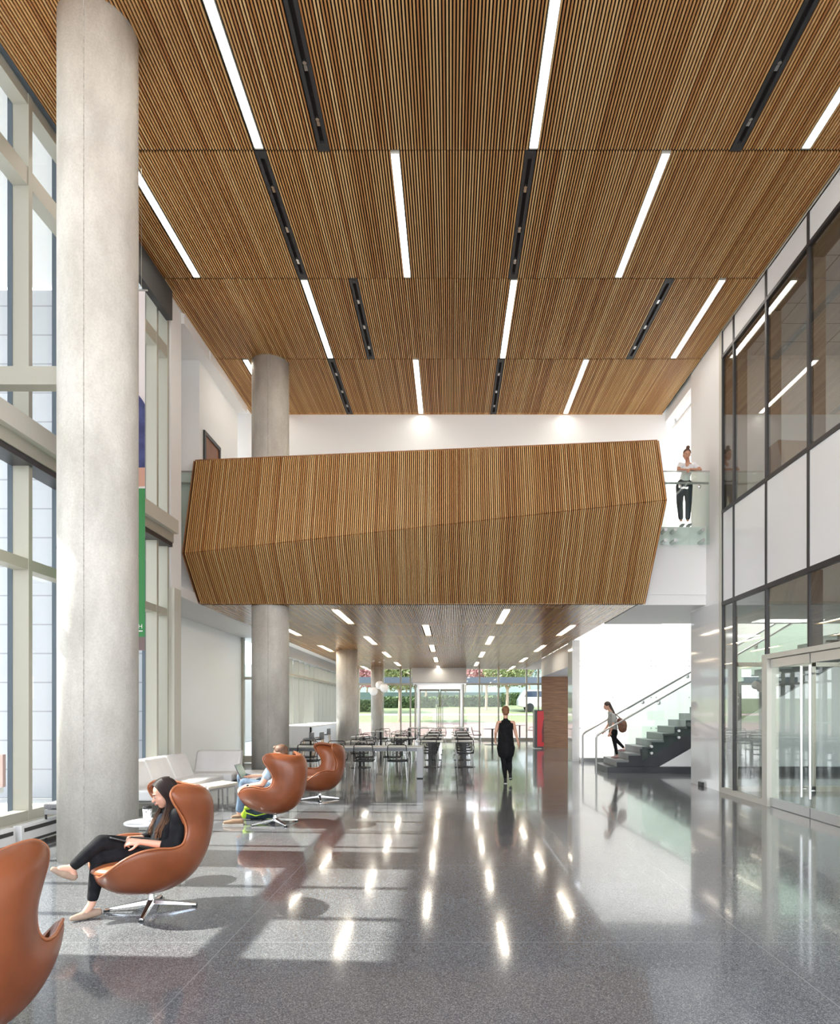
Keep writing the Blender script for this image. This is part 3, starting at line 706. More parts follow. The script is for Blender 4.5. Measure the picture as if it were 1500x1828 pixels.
# ================================================================== LOUNGE FURNITURE
M_SOFA = noisy('white_leather',(.80,.80,.80),(.86,.86,.86),3,.38,4)
so = thing('sectional_sofa','white leather angled sectional sofa by the left windows','sofa',(-4.2,12,0),0)
def sofa_seg(p0, p1, back=True, n=1):
    a, b_ = Vector((*p0,0)), Vector((*p1,0)); L = (b_-a).length; ang = math.atan2((b_-a).y,(b_-a).x); Mx = rm(a, ang)
    mb = MB(); mb.M = Mx; mb.box(.01,L-.01,0,.72,.27,.43); mb.build('seat', M_SOFA, so, False, .03, 3)
    mb = MB(); mb.M = Mx; mb.box(.02,L-.02,.02,.70,.235,.265)
    mb.build('seat_frame', M_STEEL, so)
    if back:
        w = L/n
        for k in range(n):
            mb = MB(); mb.M = Mx; x0 = k*w+.008; x1 = (k+1)*w-.008
            mb.hexa([(x0,.52,.40),(x1,.52,.40),(x1,.80,.40),(x0,.80,.40),(x0,.70,.82),(x1,.70,.82),(x1,.90,.82),(x0,.90,.82)])
            mb.build('backrest', M_SOFA, so, False, .035, 3)
    for x in (.1, L-.1):
        for y in (.06,.64):
            mb = MB(); mb.M = Mx; mb.box(x-.012,x+.012,y-.012,y+.012,0,.24); mb.build('leg', M_STEEL, so)
# the segment's back lies to its left, so run them clockwise seen from above
sofa_seg((-4.19,9.7),(-4.19,12.2),True,3)
sofa_seg((-4.95,12.27),(-4.08,12.33),True,1)
sofa_seg((-4.03,12.40),(-3.2,12.48),False)
tb = thing('coffee_table','low white coffee table with steel legs in front of the sofa','table',(-3.75,10.8,0))
mb = MB(); pts = [(-3.92,10.45),(-3.45,11.25),(-3.95,11.45),(-4.35,10.75)]
pts = [tuple(P(*p)[:2]) for p in ((372,1413,10.45),(424,1394,11.2),(398,1390,11.55),(357,1400,10.9))]
mb.prism([(x,y,.355) for x,y in pts],(0,0,.035)); mb.build('tabletop', mat('pale_wood_top',(.74,.68,.58),.4), tb, False, .004)
for x,y in pts:
    c = sum(p[0] for p in pts)/4, sum(p[1] for p in pts)/4
    x = x+(c[0]-x)*.06; y = y+(c[1]-y)*.06; MB().box(x-.012,x+.012,y-.012,y+.012,0,.355).build('leg', M_STEEL, tb)
MB().prism([(x+(c[0]-x)*.06,y+(c[1]-y)*.06,.32) for x,y in pts],(0,0,.033)).build('apron', M_STEEL, tb)
# side table with tumbler
t = thing('side_table','small round white side table behind the seated woman','table',(-2.86,6.28,0))
MB().lathe((-2.86,6.28,0),[(.215,.535),(.225,.54),(.225,.552),(.22,.556)],40).build('tabletop', mat('white_laminate',(.85,.87,.9),.2), t)
MB().cyl((-2.86,6.28,.02),(-2.86,6.28,.535),.02,14).build('stem', M_CHROME, t, True); MB().lathe((-2.86,6.28,0),[(.17,0),(.17,.01),(.05,.022)],32).build('base', M_CHROME, t)
cu = P(263,1463,6.26); t = thing('travel_tumbler','white patterned travel tumbler with black lid on the side table','tumbler',(cu.x,cu.y,.556))
MB().lathe((cu.x,cu.y,.556),[(.032,0),(.034,.01),(.041,.115),(.041,.125)],24).build('cup', noisy('tumbler_print',(.82,.82,.83),(.35,.36,.34),28,.3,3,lo=.62,hi=.66), t, True)
MB().lathe((cu.x,cu.y,.681),[(.043,0),(.043,.014),(.036,.018),(.034,.028),(.01,.03)],24).build('lid', M_BLACK, t)
# grey stool near the windows
s0 = P(83,1500,8.3)
t = thing('upholstered_stool','grey fabric stool with thin metal legs by the left windows','stool',(-4.78,8.35,0))
MB().box(-5.0,-4.58,8.1,8.6,.40,.47).build('cushion', noisy('grey_tweed',(.16,.16,.17),(.38,.38,.39),90,.9), t, False, .02, 3)
MB().box(-4.99,-4.59,8.11,8.59,.33,.39).build('frame', mat('stool_frame',(.55,.56,.58),.3,.6), t)
for x in (-4.98,-4.6):
    for y in (8.13,8.57): MB().box(x-.009,x+.009,y-.009,y+.009,0,.34).build('leg', M_DARKF, t)
# floor heaters along the glass
for i,(a,b_) in enumerate(((4.6,7.55),(7.65,9.6))):
    t = thing('floor_heater', ['low white floor heater nearest the camera','low white floor heater beside the big column'][i], 'heater', (-5.0,(a+b_)/2,0), 0, 'low heaters along the left glass')
    MB().box(-5.075,-4.97,a,b_,.04,.27).build('casing', M_WHITE, t, False, .006)
    MB().box(-4.972,-4.965,a+.05,b_-.05,.19,.235).box(-4.972,-4.965,a+.05,b_-.05,.06,.09).build('grille', M_GREYP, t)
    for y in (a+.15,b_-.15): MB().box(-5.06,-4.98,y-.02,y+.02,0,.05).build('foot', M_WHITE, t)

# banner behind the big column
bn = thing('hanging_banner','tall green banner with a photo hanging behind the big column','banner',(-4.55,9.0,2.4))
sB = F/9.0; xr = (259-CX)/sB; xl = xr-.86
def bz(py): return H+(CY-py)/sB
def bpart(nm, a, b_, m, x0=xl, x1=xr, dy=0): MB().box(x0,x1,9.0-dy,9.006-dy,bz(b_),bz(a)).build(nm, m, bn)
bpart('photo_background',520,1000,mat('banner_pink',(.78,.70,.70),.6))
MB().prism([(xl,8.994,bz(700)),(xl+.4,8.994,bz(640)),(xr-.03,8.994,bz(715)),(xr,8.994,bz(722)),(xr,8.994,bz(835)),(xl,8.994,bz(835))],(0,.004,0)).build('printed_sleeve', noisy('banner_navy',(.035,.04,.13),(.07,.08,.22),6,.7), bn)
MB().prism([(xl,8.994,bz(835)),(xr,8.994,bz(835)),(xr,8.994,bz(868)),(xl,8.994,bz(875))],(0,.004,0)).build('printed_arm', mat('banner_skin',(.62,.33,.25),.6), bn)
bpart('green_field',872,1137,mat('banner_green',(.045,.24,.075),.6),dy=.003)
bpart('bottom_strip',1137,1161,mat('banner_maroon',(.20,.14,.14),.6),dy=.003)
MB().cyl((xl-.03,9.003,bz(518)),(xr+.03,9.003,bz(518)),.012,8).build('top_rod', M_STEEL, bn)
MB().cyl((xl+.05,9.003,bz(518)),(xl+.05,9.003,ZC+.03),.002,5).cyl((xr-.05,9.003,bz(518)),(xr-.05,9.003,ZC+.03),.002,5).build('suspension_wire', M_STEEL, bn)
def text(s, size, loc, m, parent, ext=.001, name='lettering'):
    cu_ = bpy.data.curves.new(name,'FONT'); cu_.body = s; cu_.size = size; cu_.extrude = ext; cu_.align_x = 'RIGHT'
    o = bpy.data.objects.new(name, cu_); C.objects.link(o); o.location = loc; o.rotation_euler = (PI/2,0,0); cu_.materials.append(m); 
    dg = bpy.context.evaluated_depsgraph_get(); dg.update(); me = bpy.data.meshes.new_from_object(o.evaluated_get(dg)); q = bpy.data.objects.new(name, me)
    q.location = loc; q.rotation_euler = (PI/2,0,0); C.objects.link(q); bpy.data.objects.remove(o); attach(q, parent); return q
text('TH', .085, (xr-.03, 8.993, bz(1122)), mat('white_ink',(.9,.9,.9),.6), bn)
MB().box(xr-.13,xr-.03,8.993,8.995,bz(1127.5),bz(1125.5)).build('lettering_rule', mat('white_ink'), bn)

# ================================================================== CAFE FURNITURE
def make_cafe_chair():
    r = thing('cafe_chair','black wire cafe chair','chair')     # faces +y, origin on the floor
    mb = MB()
    fr = [(-.22,.20,.45),(.22,.20,.45),(.22,-.18,.44),(-.22,-.18,.44)]
    mb.tube(fr,.010,5,True)
    for k in range(9):
        y = -.16+.042*k; mb.tube([(-.215,y,.445),(-.12,y,.425),(.12,y,.425),(.215,y,.445)],.005,4)
    mb.box(-.20,.20,-.17,.19,.428,.436)
    mb.build('seat', M_BLACK, r)
    mb = MB(); mb.tube([(-.22,-.16,.44),(-.225,-.21,.62),(-.21,-.25,.80),(-.17,-.26,.83),(.17,-.26,.83),(.21,-.25,.80),(.225,-.21,.62),(.22,-.16,.44)],.011,6)
    mb.tube([(-.22,.2,.45),(-.25,.12,.62),(-.225,-.215,.64)],.008,5); mb.tube([(.22,.2,.45),(.25,.12,.62),(.225,-.215,.64)],.008,5)
    for k in range(9):
        z = .47+.036*k; y = -.175-.09*(k/9); mb.tube([(-.222,y,z),(-.1,y-.03,z),(.1,y-.03,z),(.222,y,z)],.005,4)
    mb.build('backrest', M_BLACK, r)
    for sx in (-1,1):
        for sy in (-1,1): MB().tube([(.19*sx,.15*sy,.43),(.225*sx,.20*sy,0)],.009,6).build('leg', M_CHROME, r)
    return r
chair0 = make_cafe_chair(); used = [False]
def cafe_chair(x, y, rz, label, group, z=0):
    if not used[0]:
        used[0] = True; kids_cache(chair0); chair0.location=(x,y,z); chair0.rotation_euler=(0,0,rz); chair0['label']=label; chair0['group']=group; return chair0
    return place(chair0,x,y,z,rz,label,group)
M_TTOP = mat('pale_tabletop',(.66,.66,.64),.22); M_TEDGE = mat('grey_table_frame',(.22,.23,.24),.4,.3)
t = thing('communal_table','long grey framed communal table at the near edge of the cafe','table',(-2.3,15.9,0))
MB().box(-4.6,-.66,15.55,16.25,.72,.75).build('tabletop', M_TTOP, t, False, .003)
MB().box(-4.6,-.68,15.57,15.61,.64,.72).box(-4.6,-.68,16.19,16.23,.64,.72).build('apron', M_TEDGE, t)
MB().box(-.80,-.66,15.55,16.25,.02,.72).build('leg', mat('leg_grey',(.35,.36,.37),.35,.2), t, False, .004)
MB().box(-4.6,-4.46,15.55,16.25,.02,.72).build('leg', mat('leg_grey'), t, False, .004)
MB().box(-.80,-.66,15.55,16.25,0,.02).box(-4.6,-4.46,15.55,16.25,0,.02).build('foot_glide', M_RUB, t)
orn = ['first','second','third','fourth','fifth','sixth']
for i, x in enumerate((-1.23,-2.0,-2.65,-3.28)): cafe_chair(x,15.32,0,f'black wire chair at the long table, near side, {orn[i]} from right','chairs at the long communal table')
for i, x in enumerate((-1.45,-2.15,-2.9,-3.6)): cafe_chair(x,16.55,PI,f'black wire chair at the long table, far side, {orn[i]} from right','chairs at the long communal table')
def make_cafe_table():
    r = thing('cafe_table','square cafe table on a black pedestal','table')
    MB().box(-.38,.38,-.38,.38,.72,.745).build('tabletop', M_TTOP, r, False, .004)
    MB().box(-.04,.04,-.04,.04,.02,.72).build('pedestal', M_BLACK, r)
    MB().lathe((0,0,0),[(.30,0),(.30,.012),(.06,.03)],28).build('base', M_BLACK, r)
    return r
tab0 = make_cafe_table(); tfirst = [True]
def cafe_table(x,y,label,group):
    if tfirst[0]: tfirst[0]=False; kids_cache(tab0); tab0.location=(x,y,0); tab0['label']=label; tab0['group']=group
    else: place(tab0,x,y,0,0,label,group)
cols = [(-.60,'left'),(.40,'right')]
for cx, cn in cols:
    for i, y in enumerate((18.75,21.4,24.0,26.6)):
        rn = ['nearest the camera','second from the camera','third from the camera','farthest from the camera'][i]
        cafe_table(cx,y,f'square pedestal table in the {cn} middle row of the cafe, {rn}','small cafe tables')
        cafe_chair(cx,y-.62,0,f'wire chair before the {cn} middle row table, {rn}','chairs at the small cafe tables')
        cafe_chair(cx,y+.62,PI,f'wire chair behind the {cn} middle row table, {rn}','chairs at the small cafe tables')
for i,(x,y) in enumerate(((-2.55,18.6),(-1.6,21.2),(-2.9,22.0),(-2.0,24.6),(-2.9,27.4),(-1.7,27.2))):
    w_ = ['just behind the communal table','left of the middle rows','before the cafe column','right of the cafe column','behind the cafe column','left of the entrance doors'][i]
    cafe_table(x,y,f'square pedestal table {w_}','small cafe tables')
    for j,(dx,dy,rz) in enumerate(((0,-.62,0),(0,.62,PI))): cafe_chair(x+dx+.08,y+dy,rz,f'wire chair {["before","behind"][j]} the pedestal table {w_}','chairs at the small cafe tables')
    if i in (1,4): cafe_chair(x-.62,y,-PI/2,f'black wire chair on the left side of the pedestal table {w_}','chairs at the small cafe tables')
t = thing('high_table','long grey table before the far entrance doors','table',(-.6,29.6,0))
MB().box(-1.9,.8,29.3,30.0,.80,.84).build('tabletop', M_TTOP, t, False, .004)
for x in (-1.85,.75): MB().box(x-.05,x+.05,29.35,29.95,0,.8).build('leg', M_TEDGE, t)
for i, x in enumerate((-1.25,-.45,.35)): cafe_chair(x,30.35,PI,f'black wire chair behind the long table at the entrance, {["left","middle","right"][i]} one','chairs before the entrance')
# round table on the right, one outside
for (x,y,rl,gl) in ((1.95,31.0,'round black pedestal table left of the red cooler','right'),(4.0,38.4,'round black pedestal table on the terrace outside','out')):
    t = thing('round_table',rl,'table',(x,y,0))
    MB().lathe((x,y,0),[(.42,.73),(.43,.735),(.43,.75)],32).build('tabletop', M_BLACK, t); MB().cyl((x,y,.02),(x,y,.73),.045,12).build('pedestal', M_BLACK, t); MB().lathe((x,y,0),[(.36,0),(.36,.012),(.07,.03)],28).build('base', M_BLACK, t)
    q = 'beside the round table left of the red cooler' if gl=='right' else 'beside the round table on the terrace outside'
    cafe_chair(x-.72,y+.1,-PI/2,f'black wire chair {q}, left one','chairs at the round tables')
    cafe_chair(x+.72,y+.2,PI/2,f'black wire chair {q}, right one','chairs at the round tables')
# white low partitions with stools at the left
for i,(a,b_) in enumerate(((20.6,24.2),(25.2,27.2))):
    t = thing('white_counter', ['white counter box against the left cafe windows','small white counter box behind the first one'][i], 'counter', (-5.0,(a+b_)/2,0), 0, 'white counters at the cafe windows')
    MB().box(-5.5,-4.35+.2*i,a,a+.08,0,1.08).box(-5.5,-5.42,a,b_,0,1.08).build('panel', mat('white_counter_laminate',(.80,.82,.85),.3), t)
    MB().box(-5.5,-4.35+.2*i,a,b_,1.08,1.12).build('countertop', M_WHITE, t)
    MB().box(-4.4+.2*i,-4.34+.2*i,a,a+.1,0,1.08).build('leg', M_TEDGE, t)
def make_stool():
    r = thing('bar_stool','grey bar stool','stool')
    mb = MB(); mb.ell((0,0,.72),(.2,.18,.05)); mb.build('seat', mat('stool_grey',(.20,.21,.22),.5), r, True)
    mb = MB(); mb.grid([[(.19*math.sin(a),-.17*math.cos(a)+.0,z) for a in [(-1+.25*k)*1.2 for k in range(9)]] for z in (.72,.80,.88,.93)])
    o = mb.build('backrest', mat('stool_grey'), r, True); q = o.modifiers.new('s','SOLIDIFY'); q.thickness=.02
    for sx in (-1,1):
        for sy in (-1,1): MB().tube([(.12*sx,.12*sy,.71),(.2*sx,.2*sy,0)],.014,6).build('leg', mat('beech',(.60,.45,.30),.5), r)
    return r
s0 = make_stool(); kids_cache(s0)
for i,(x,y) in enumerate(((-4.0,22.2),(-4.05,22.9),(-3.95,23.5+2.7))):
    lb = ['grey bar stool with timber legs by the white counter, near one','grey bar stool with timber legs by the white counter, second one','grey bar stool beyond the cafe column'][i]
    if i == 0: s0.location=(-4.35,20.2,0); s0.rotation_euler.z=PI/2; s0['label']=lb; s0['group']='bar stools'
    else: place(s0,[0,-4.15,-4.7][i],[0,20.75,24.9][i],0,PI/2,lb,'bar stools')
# globe pendants
for i,(px,py,dd_) in enumerate(((667,1234,29.5),(678,1223,30.2),(686,1228,29.0))):
    c = P(px,py,dd_); t = thing('pendant_globe', ['white globe pendant lamp, lowest of the cluster at left','white globe pendant lamp, highest in the cluster','white globe pendant lamp, right one of the cluster'][i], 'pendant lamp', (c.x,c.y,ZU), 0, 'globe pendant cluster')
    MB().ell(c,(.19,.19,.19),None,24,16).build('globe', M_GLOBE, t, True); MB().cyl(c+V(0,0,.17),(c.x,c.y,ZU),.006,6).build('cord', M_STEEL, t); MB().cyl((c.x,c.y,ZU-.04),(c.x,c.y,ZU),.05,12).build('canopy', M_WHITE, t)
# drinks cooler
t = thing('drinks_cooler','red drinks cooler standing before the timber wall','cooler',(3.72,28,0))
MB().box(3.50,3.88,27.6,28.2,.03,1.62).build('cabinet', mat('cooler_dark',(.03,.035,.035),.3), t, False, .01)
MB().box(3.61,3.885,27.585,27.6,.10,1.58).build('red_front', mat('cooler_red',(.55,.012,.02),.3), t)
MB().prism([(3.80,27.58,.28),(3.885,27.58,.28),(3.885,27.58,1.18),(3.86,27.58,1.22),(3.85,27.58,1.05),(3.82,27.58,.88),(3.80,27.58,.7),(3.815,27.58,.5)],(0,.006,0)).build('printed_bottle', mat('cooler_bottle',(.10,.008,.012),.3), t)
MB().box(3.545,3.56,27.64,28.16,.14,1.5).build('glass_door', mat('cooler_glass',(.35,.45,.45),.08), t)

# ================================================================== OUTSIDE
M_GRASS = noisy('lawn_green',(.10,.13,.045),(.16,.18,.075),6,.9)
def gz(y): 
    K = [(36,0),(40,.0),(46,.72),(60,1.85),(90,3.2),(160,4)]
    for (a,za),(b_,zb) in zip(K,K[1:]):
        if y <= b_: return za+(zb-za)*(max(y,a)-a)/(b_-a)
    return 4
def strip(name, y0, y1, m, label, x0=-45, x1=45, dz=0.):
    ys = sorted({y0,y1,*[y for y in (40,46,60,90) if y0<y<y1]}); mb = MB()
    for a, b_ in zip(ys, ys[1:]):
        mb.hexa([(x0,a,gz(a)-.5),(x1,a,gz(a)-.5),(x1,b_,gz(b_)-.5),(x0,b_,gz(b_)-.5),(x0,a,gz(a)+dz),(x1,a,gz(a)+dz),(x1,b_,gz(b_)+dz),(x0,b_,gz(b_)+dz)])
    return S(mb.build(name, m), label)
strip('ground_plaza',36.05,40,noisy('plaza_pale',(.24,.215,.19),(.27,.245,.22),1.5,.8),'pale paved terrace outside the far doors')
strip('ground_brick',40,46.5,noisy('brick_paving',(.19,.115,.09),(.22,.135,.105),2.5,.8),'pinkish brick paving rising from the terrace')
strip('ground_lawn',46.5,52,M_GRASS,'near green lawn strip outside')
strip('ground_path',52,53.6,noisy('path_pink',(.36,.24,.21),(.42,.30,.27),3,.8),'pink path between the lawns')
strip('ground_hill',53.6,160,M_GRASS,'green lawn rising to the hedges')
S(MB().box(-9,9,37.6,38.2,3.15,3.5).build('canopy_beam', mat('canopy_blue',(.15,.17,.19),.9)), 'blue grey canopy beam outside the far windows')
def leafcloud(mb, c, r, n, s):
    c = Vector(c)
    for _ in range(n):
        while True:
            p = Vector((random.uniform(-1,1),random.uniform(-1,1),random.uniform(-1,1)))
            if .35 < p.length < 1: break
        q = c+Vector((p.x*r[0],p.y*r[1],p.z*r[2]))
        a = Vector((random.gauss(0,1),random.gauss(0,1),random.gauss(0,1))).normalized(); b_ = a.orthogonal().normalized(); ss = s*random.uniform(.6,1.3)
        cc_ = a.cross(b_); vs = [mb.v(q+b_*ss), mb.v(q+cc_*ss*.5), mb.v(q-b_*ss), mb.v(q-cc_*ss*.5)]
        mb.bm.faces.new(vs)
leafm = lambda n, c1, c2: noisy(n, c1, c2, 1.2, .8)
ML1 = leafm('leaf_green',(.045,.085,.022),(.11,.16,.05)); ML2 = leafm('leaf_yellowgreen',(.13,.17,.05),(.24,.27,.10)); ML3 = leafm('leaf_pink',(.34,.12,.12),(.45,.25,.24)); MLD = leafm('leaf_dark',(.025,.05,.015),(.06,.10,.03))
M_TRUNK = noisy('bark',(.30,.22,.15),(.42,.33,.24),6,.9)
def tree(x, y, h, cr_, ml, label, tr=.12, low=None):
    z = gz(y); t = thing('tree', label, 'tree', (x,y,z), 0, 'trees outside the far windows')
    mb = MB(); mb.tube([(x,y,z-.1),(x+.05,y,z+h*.35),(x-.05,y,z+h*.7)],[tr,tr*.8,tr*.4],8)
    mb.tube([(x,y,z+h*.35),(x+cr_*.4,y+.1,z+h*.7)],[tr*.6,tr*.2],6); mb.tube([(x,y,z+h*.4),(x-cr_*.4,y-.1,z+h*.72)],[tr*.6,tr*.2],6)
    mb.build('trunk', M_TRUNK, t)
    mb = MB()
    for k in range(5):
        a = 2*PI*k/5; leafcloud(mb,(x+.45*cr_*math.cos(a),y+.45*cr_*math.sin(a),z+h*(.62+.1*(k%2))),(cr_*.62,cr_*.62,h*.2),1000,.10)
    leafcloud(mb,(x,y,z+h*.84),(cr_*.7,cr_*.7,h*.17),1200,.10); mb.build('foliage', ml, t)
def wx(px, d): return (px-CX)/F*d
tree(wx(713,47),47,5.2,1.6,ML2,'slim yellow green tree left of the entrance doors')
tree(wx(905,52),52,5.2,2.0,ML2,'yellow green tree right of the entrance doors')
tree(wx(868,57),57,5.2,2.1,ML3,'pink flowering tree right of the entrance doors')
tree(wx(640,55),55,4.8,2.4,ML3,'pink flowering tree at the far left outside')
tree(wx(760,66),66,4.6,3.6,ML1,'round green tree behind the entrance doors')
tree(wx(690,72),72,7,4.5,MLD,'dark green tree behind the left hedge')
tree(wx(830,74),74,5,4.2,MLD,'dark green tree behind the right hedge')
tree(wx(945,70),70,8,4.5,ML1,'tall green tree behind the parked car')
tree(wx(600,70),70,8,4.5,ML1,'green tree seen past the cafe column')
def hedge(x0, x1, y, h, label):
    t = thing('hedge', label, 'hedge', ((x0+x1)/2,y,gz(y)), 0, 'clipped hedges on the lawn'); z = gz(y)
    MB().box(x0+.1,x1-.1,y-.4,y+.4,z-.1,z+h-.12).build('core', MLD, t)
    mb = MB(); n = int((x1-x0)*170)
    for _ in range(n):
        q = Vector((random.uniform(x0,x1), y-.5+random.uniform(-.08,.12) if random.random()<.7 else random.uniform(y-.5,y+.5), 0))
        q.z = random.uniform(z,z+h) if q.y < y-.36 else z+h+random.uniform(-.1,.05)
        a = Vector((random.gauss(0,1),random.gauss(0,1),random.gauss(0,1))).normalized(); b_ = a.orthogonal().normalized()*.13; c_ = a.cross(b_)*.6
        mb.bm.faces.new([mb.v(q+b_),mb.v(q+c_),mb.v(q-b_),mb.v(q-c_)])
    mb.build('foliage', ML1, t)
hedge(wx(608,56),wx(668,56),56,.9,'low clipped hedge at the far left of the lawn')
hedge(wx(680,60),wx(780,60),60,.95,'clipped hedge behind the left half of the entrance')
hedge(wx(782,62),wx(900,62),62,1.0,'clipped hedge behind the right half of the entrance')
hedge(wx(895,66),wx(975,66),66,1.15,'clipped hedge behind the parked car')
# far wall and background building
S(MB().box(-30,30,95,95.6,3,8.2).build('wall_far', noisy('far_building',(.34,.42,.40),(.46,.48,.45),.4,.7)), 'pale building far beyond the hedges')
tag(MB().box(wx(600,68),wx(930,68),68,68.1,gz(68)-.2,gz(68)+1.25).build('screened_fence', mat('teal_fence',(.10,.15,.13),.8)), 'teal screened fence behind the hedges','fence')
for k,(px,d_,h_) in enumerate(((725,78,5.5),(795,80,5.0),(860,79,5.5),(905,82,6),(655,80,6))):
    tree(wx(px,d_),d_,h_,4.2,[ML1,MLD][k%2],['green tree far behind the left door leaf','dark tree far behind the right door leaf','green tree far behind the right windows','dark tree far behind the flowering tree','green tree far behind the left windows'][k])
# parked car
car = thing('car','white estate car parked outside behind the right windows','car',(wx(948,56),56,gz(56)),0)
cz = gz(56); cx0 = wx(924,56); L_ = 4.6
side = [(0,.45),(0,.95),(.12,1.15),(.42,1.72),(.6,1.80),(2.6,1.80),(3.3,1.25),(4.4,1.10),(4.6,.8),(4.6,.40),(4.2,.35),(.4,.35)]
MB().prism([(cx0+a,55.1,cz+b_) for a,b_ in side],(0,1.8,0)).build('body', mat('car_white',(.80,.82,.85),.2,coat=.5), car, False, .06, 3)
MB().prism([(cx0+a,55.07,cz+b_) for a,b_ in ((.5,1.2),(.66,1.66),(1.55,1.68),(1.55,1.2))],(0,1.86,0)).prism([(cx0+a,55.07,cz+b_) for a,b_ in ((1.65,1.2),(1.65,1.68),(2.5,1.68),(3.05,1.22))],(0,1.86,0)).build('side_window', mat('car_glass',(.03,.05,.09),.08), car)
for a in (.95,3.7):
    for yy in (55.05,56.75): MB().cyl((cx0+a,yy,cz+.34),(cx0+a,yy+.2,cz+.34),.34,20).build('wheel', M_RUB, car)
# terrace wall outside left (low) and benches
t = thing('terrace_bench','white slatted terrace bench outside the left windows','bench',(-7.2,9.6,0))
MB().box(-8.4,-6.7,9.4,9.9,.38,.46).build('seat', M_WHITE, t); MB().box(-8.4,-6.7,9.88,9.95,.46,.95).build('backrest', mat('terrace_red',(.62,.42,.38),.7), t)
for x in (-8.3,-6.8): MB().box(x-.04,x+.04,9.45,9.9,0,.38).build('leg', M_WHITE, t)

# ================================================================== PEOPLE
def basis(fwd, up=(0,0,1)):
    f_ = Vector(fwd).normalized(); u = Vector(up); u = (u-f_*u.dot(f_)).normalized(); l = u.cross(f_)   # l = left of the person
    return f_, u, l
def head_prims(mb, c, fwd, up, k=1.):
    f_, u, l = basis(fwd, up); R = Matrix((l,f_,u)).transposed(); c = Vector(c)
    def at(a,b_,z): return c+(l*a+f_*b_+u*z)*k
    mb.ell(at(0,-.015,.03),(.074*k,.093*k,.085*k),R,20,14)      # cranium
    mb.ell(at(0,.022,-.025),(.060*k,.066*k,.080*k),R,18,12)     # face
    mb.ell(at(0,.045,-.082),(.030*k,.032*k,.026*k),R)           # chin
    mb.ell(at(0,.030,-.065),(.047*k,.045*k,.032*k),R)           # jaw
    mb.cone(at(0,.082,.012),.008*k,at(0,.104,-.022),.0125*k)    # nose
    mb.ell(at(0,.086,-.052),(.020*k,.010*k,.010*k),R)           # lips
    mb.ell(at(0,.078,.028),(.040*k,.012*k,.010*k),R)            # brow
    for s in (-1,1):
        mb.ell(at(.073*s,-.012,-.005),(.008*k,.018*k,.028*k),R)
        mb.ell(at(.034*s,.056,-.022),(.020*k,.020*k,.020*k),R)
    return at, R
def face_bits(at, R, parent, k=1., lip=(.55,.16,.14), brow=(.05,.03,.02)):
    me_ = mat('eye_dark',(.02,.015,.012),.2); mbx = MB(); mw = MB(); ml_ = MB(); mbr = MB()
    for s in (-1,1):
        mw.ell(at(.030*s,.079,.006),(.010*k,.005*k,.0045*k),R); mbx.ell(at(.030*s,.0835,.005),(.0055*k,.004*k,.0048*k),R)
        mbr.cone(at(.016*s,.090,.027),.003*k,at(.045*s,.080,.029),.0022*k,8)
    ml_.ell(at(0,.096,-.049),(.019*k,.004*k,.004*k),R); ml_.ell(at(0,.095,-.056),(.016*k,.004*k,.005*k),R)
    mw.build('eye_white', mat('eye_white',(.75,.72,.70),.3), parent, True); mbx.build('iris', me_, parent, True)
    ml_.build('lips', mat('lips',lip,.4), parent, True); mbr.build('eyebrows', mat('eyebrow',brow,.7), parent, True)
def hand(mb, wrist, d, pn, thumb_side, curl=.5, k=1.):
    """palm + five fingers. d: direction of fingers, pn: way the palm faces, thumb_side: +-1 along d x pn"""
    w = Vector(wrist); d = Vector(d).normalized(); pn = Vector(pn); pn = (pn-d*pn.dot(d)).normalized(); sd = d.cross(pn)*thumb_side
    mb.cone(w,.024*k,w+d*.04*k,.026*k)
    for q in (-.026,-.009,.009,.026): mb.cone(w+d*.02*k+sd*q*.6*k,.016*k,w+d*.085*k+sd*q*k,.0125*k,8)
    for i,(q,L) in enumerate(((.028,.068),(.009,.078),(-.010,.072),(-.028,.056))):
        b_ = w+d*.085*k+sd*q*k; a = curl; ph = [L*.45,L*.32,L*.26]; r = .0092*k; dirv = d.copy(); ang = a*.5
        for j, l_ in enumerate(ph):
            dv = (d*math.cos(ang)+pn*math.sin(ang)+sd*q*1.5).normalized(); e = b_+dv*l_*k; mb.cone(b_,r,e,r*.88,8); b_ = e; r *= .88; ang += a*.75
    b_ = w+d*.028*k+sd*.028*k; dv = (d*.55+sd*.7+pn*.25).normalized(); e = b_+dv*.042*k; mb.cone(b_,.0125*k,e,.0105*k,8)
    dv = (d*.85+sd*.25+pn*.35).normalized(); mb.cone(e,.0105*k,e+dv*.034*k,.0085*k,8)
def shoe(mb, heel, toe, k=1., h=.05):
    a = Vector(heel); b_ = Vector(toe); m_ = a.lerp(b_,.55)
    mb.cone(a,.034*k,m_,.036*k); mb.cone(m_,.036*k,b_,.022*k); mb.cone(a,.034*k,m_+V(0,0,.006),.034*k)

# ---- seated woman ---------------------------------------------------------
wo = thing('person','seated woman in black with long dark hair looking at her phone','person',(-2.43,5.36,.42))
fdir = Vector((-.80,-.60,0)).normalized(); ldir = Vector((.60,-.80,0)).normalized()    # forward, her left
B0 = Vector((-2.43,5.36,0))
def W(f_,l_,z): return B0+fdir*f_+ldir*l_+V(0,0,z)
pel = W(-.12,0,.46); ch = W(-.17,0,.68); nk = W(-.165,0,.815)
hdc = P(287,1417,5.42); hup = (Vector((0,0,1))+fdir*.22).normalized(); hf = (fdir+V(0,0,-.38)).normalized()
hdc = W(-.10,0,.925)
LS, RS = W(-.17,.165,.765), W(-.15,-.165,.765)
LE, RE = W(-.13,.225,.525), W(-.04,-.225,.53)
LW, RW = W(.10,.13,.575), W(.155,-.06,.575)
LH, RH = W(-.06,.085,.455), W(-.06,-.085,.455)
LK = P(178,1533,5.16); LA = P(164,1613,5.12); LT = P(129,1645,5.03)
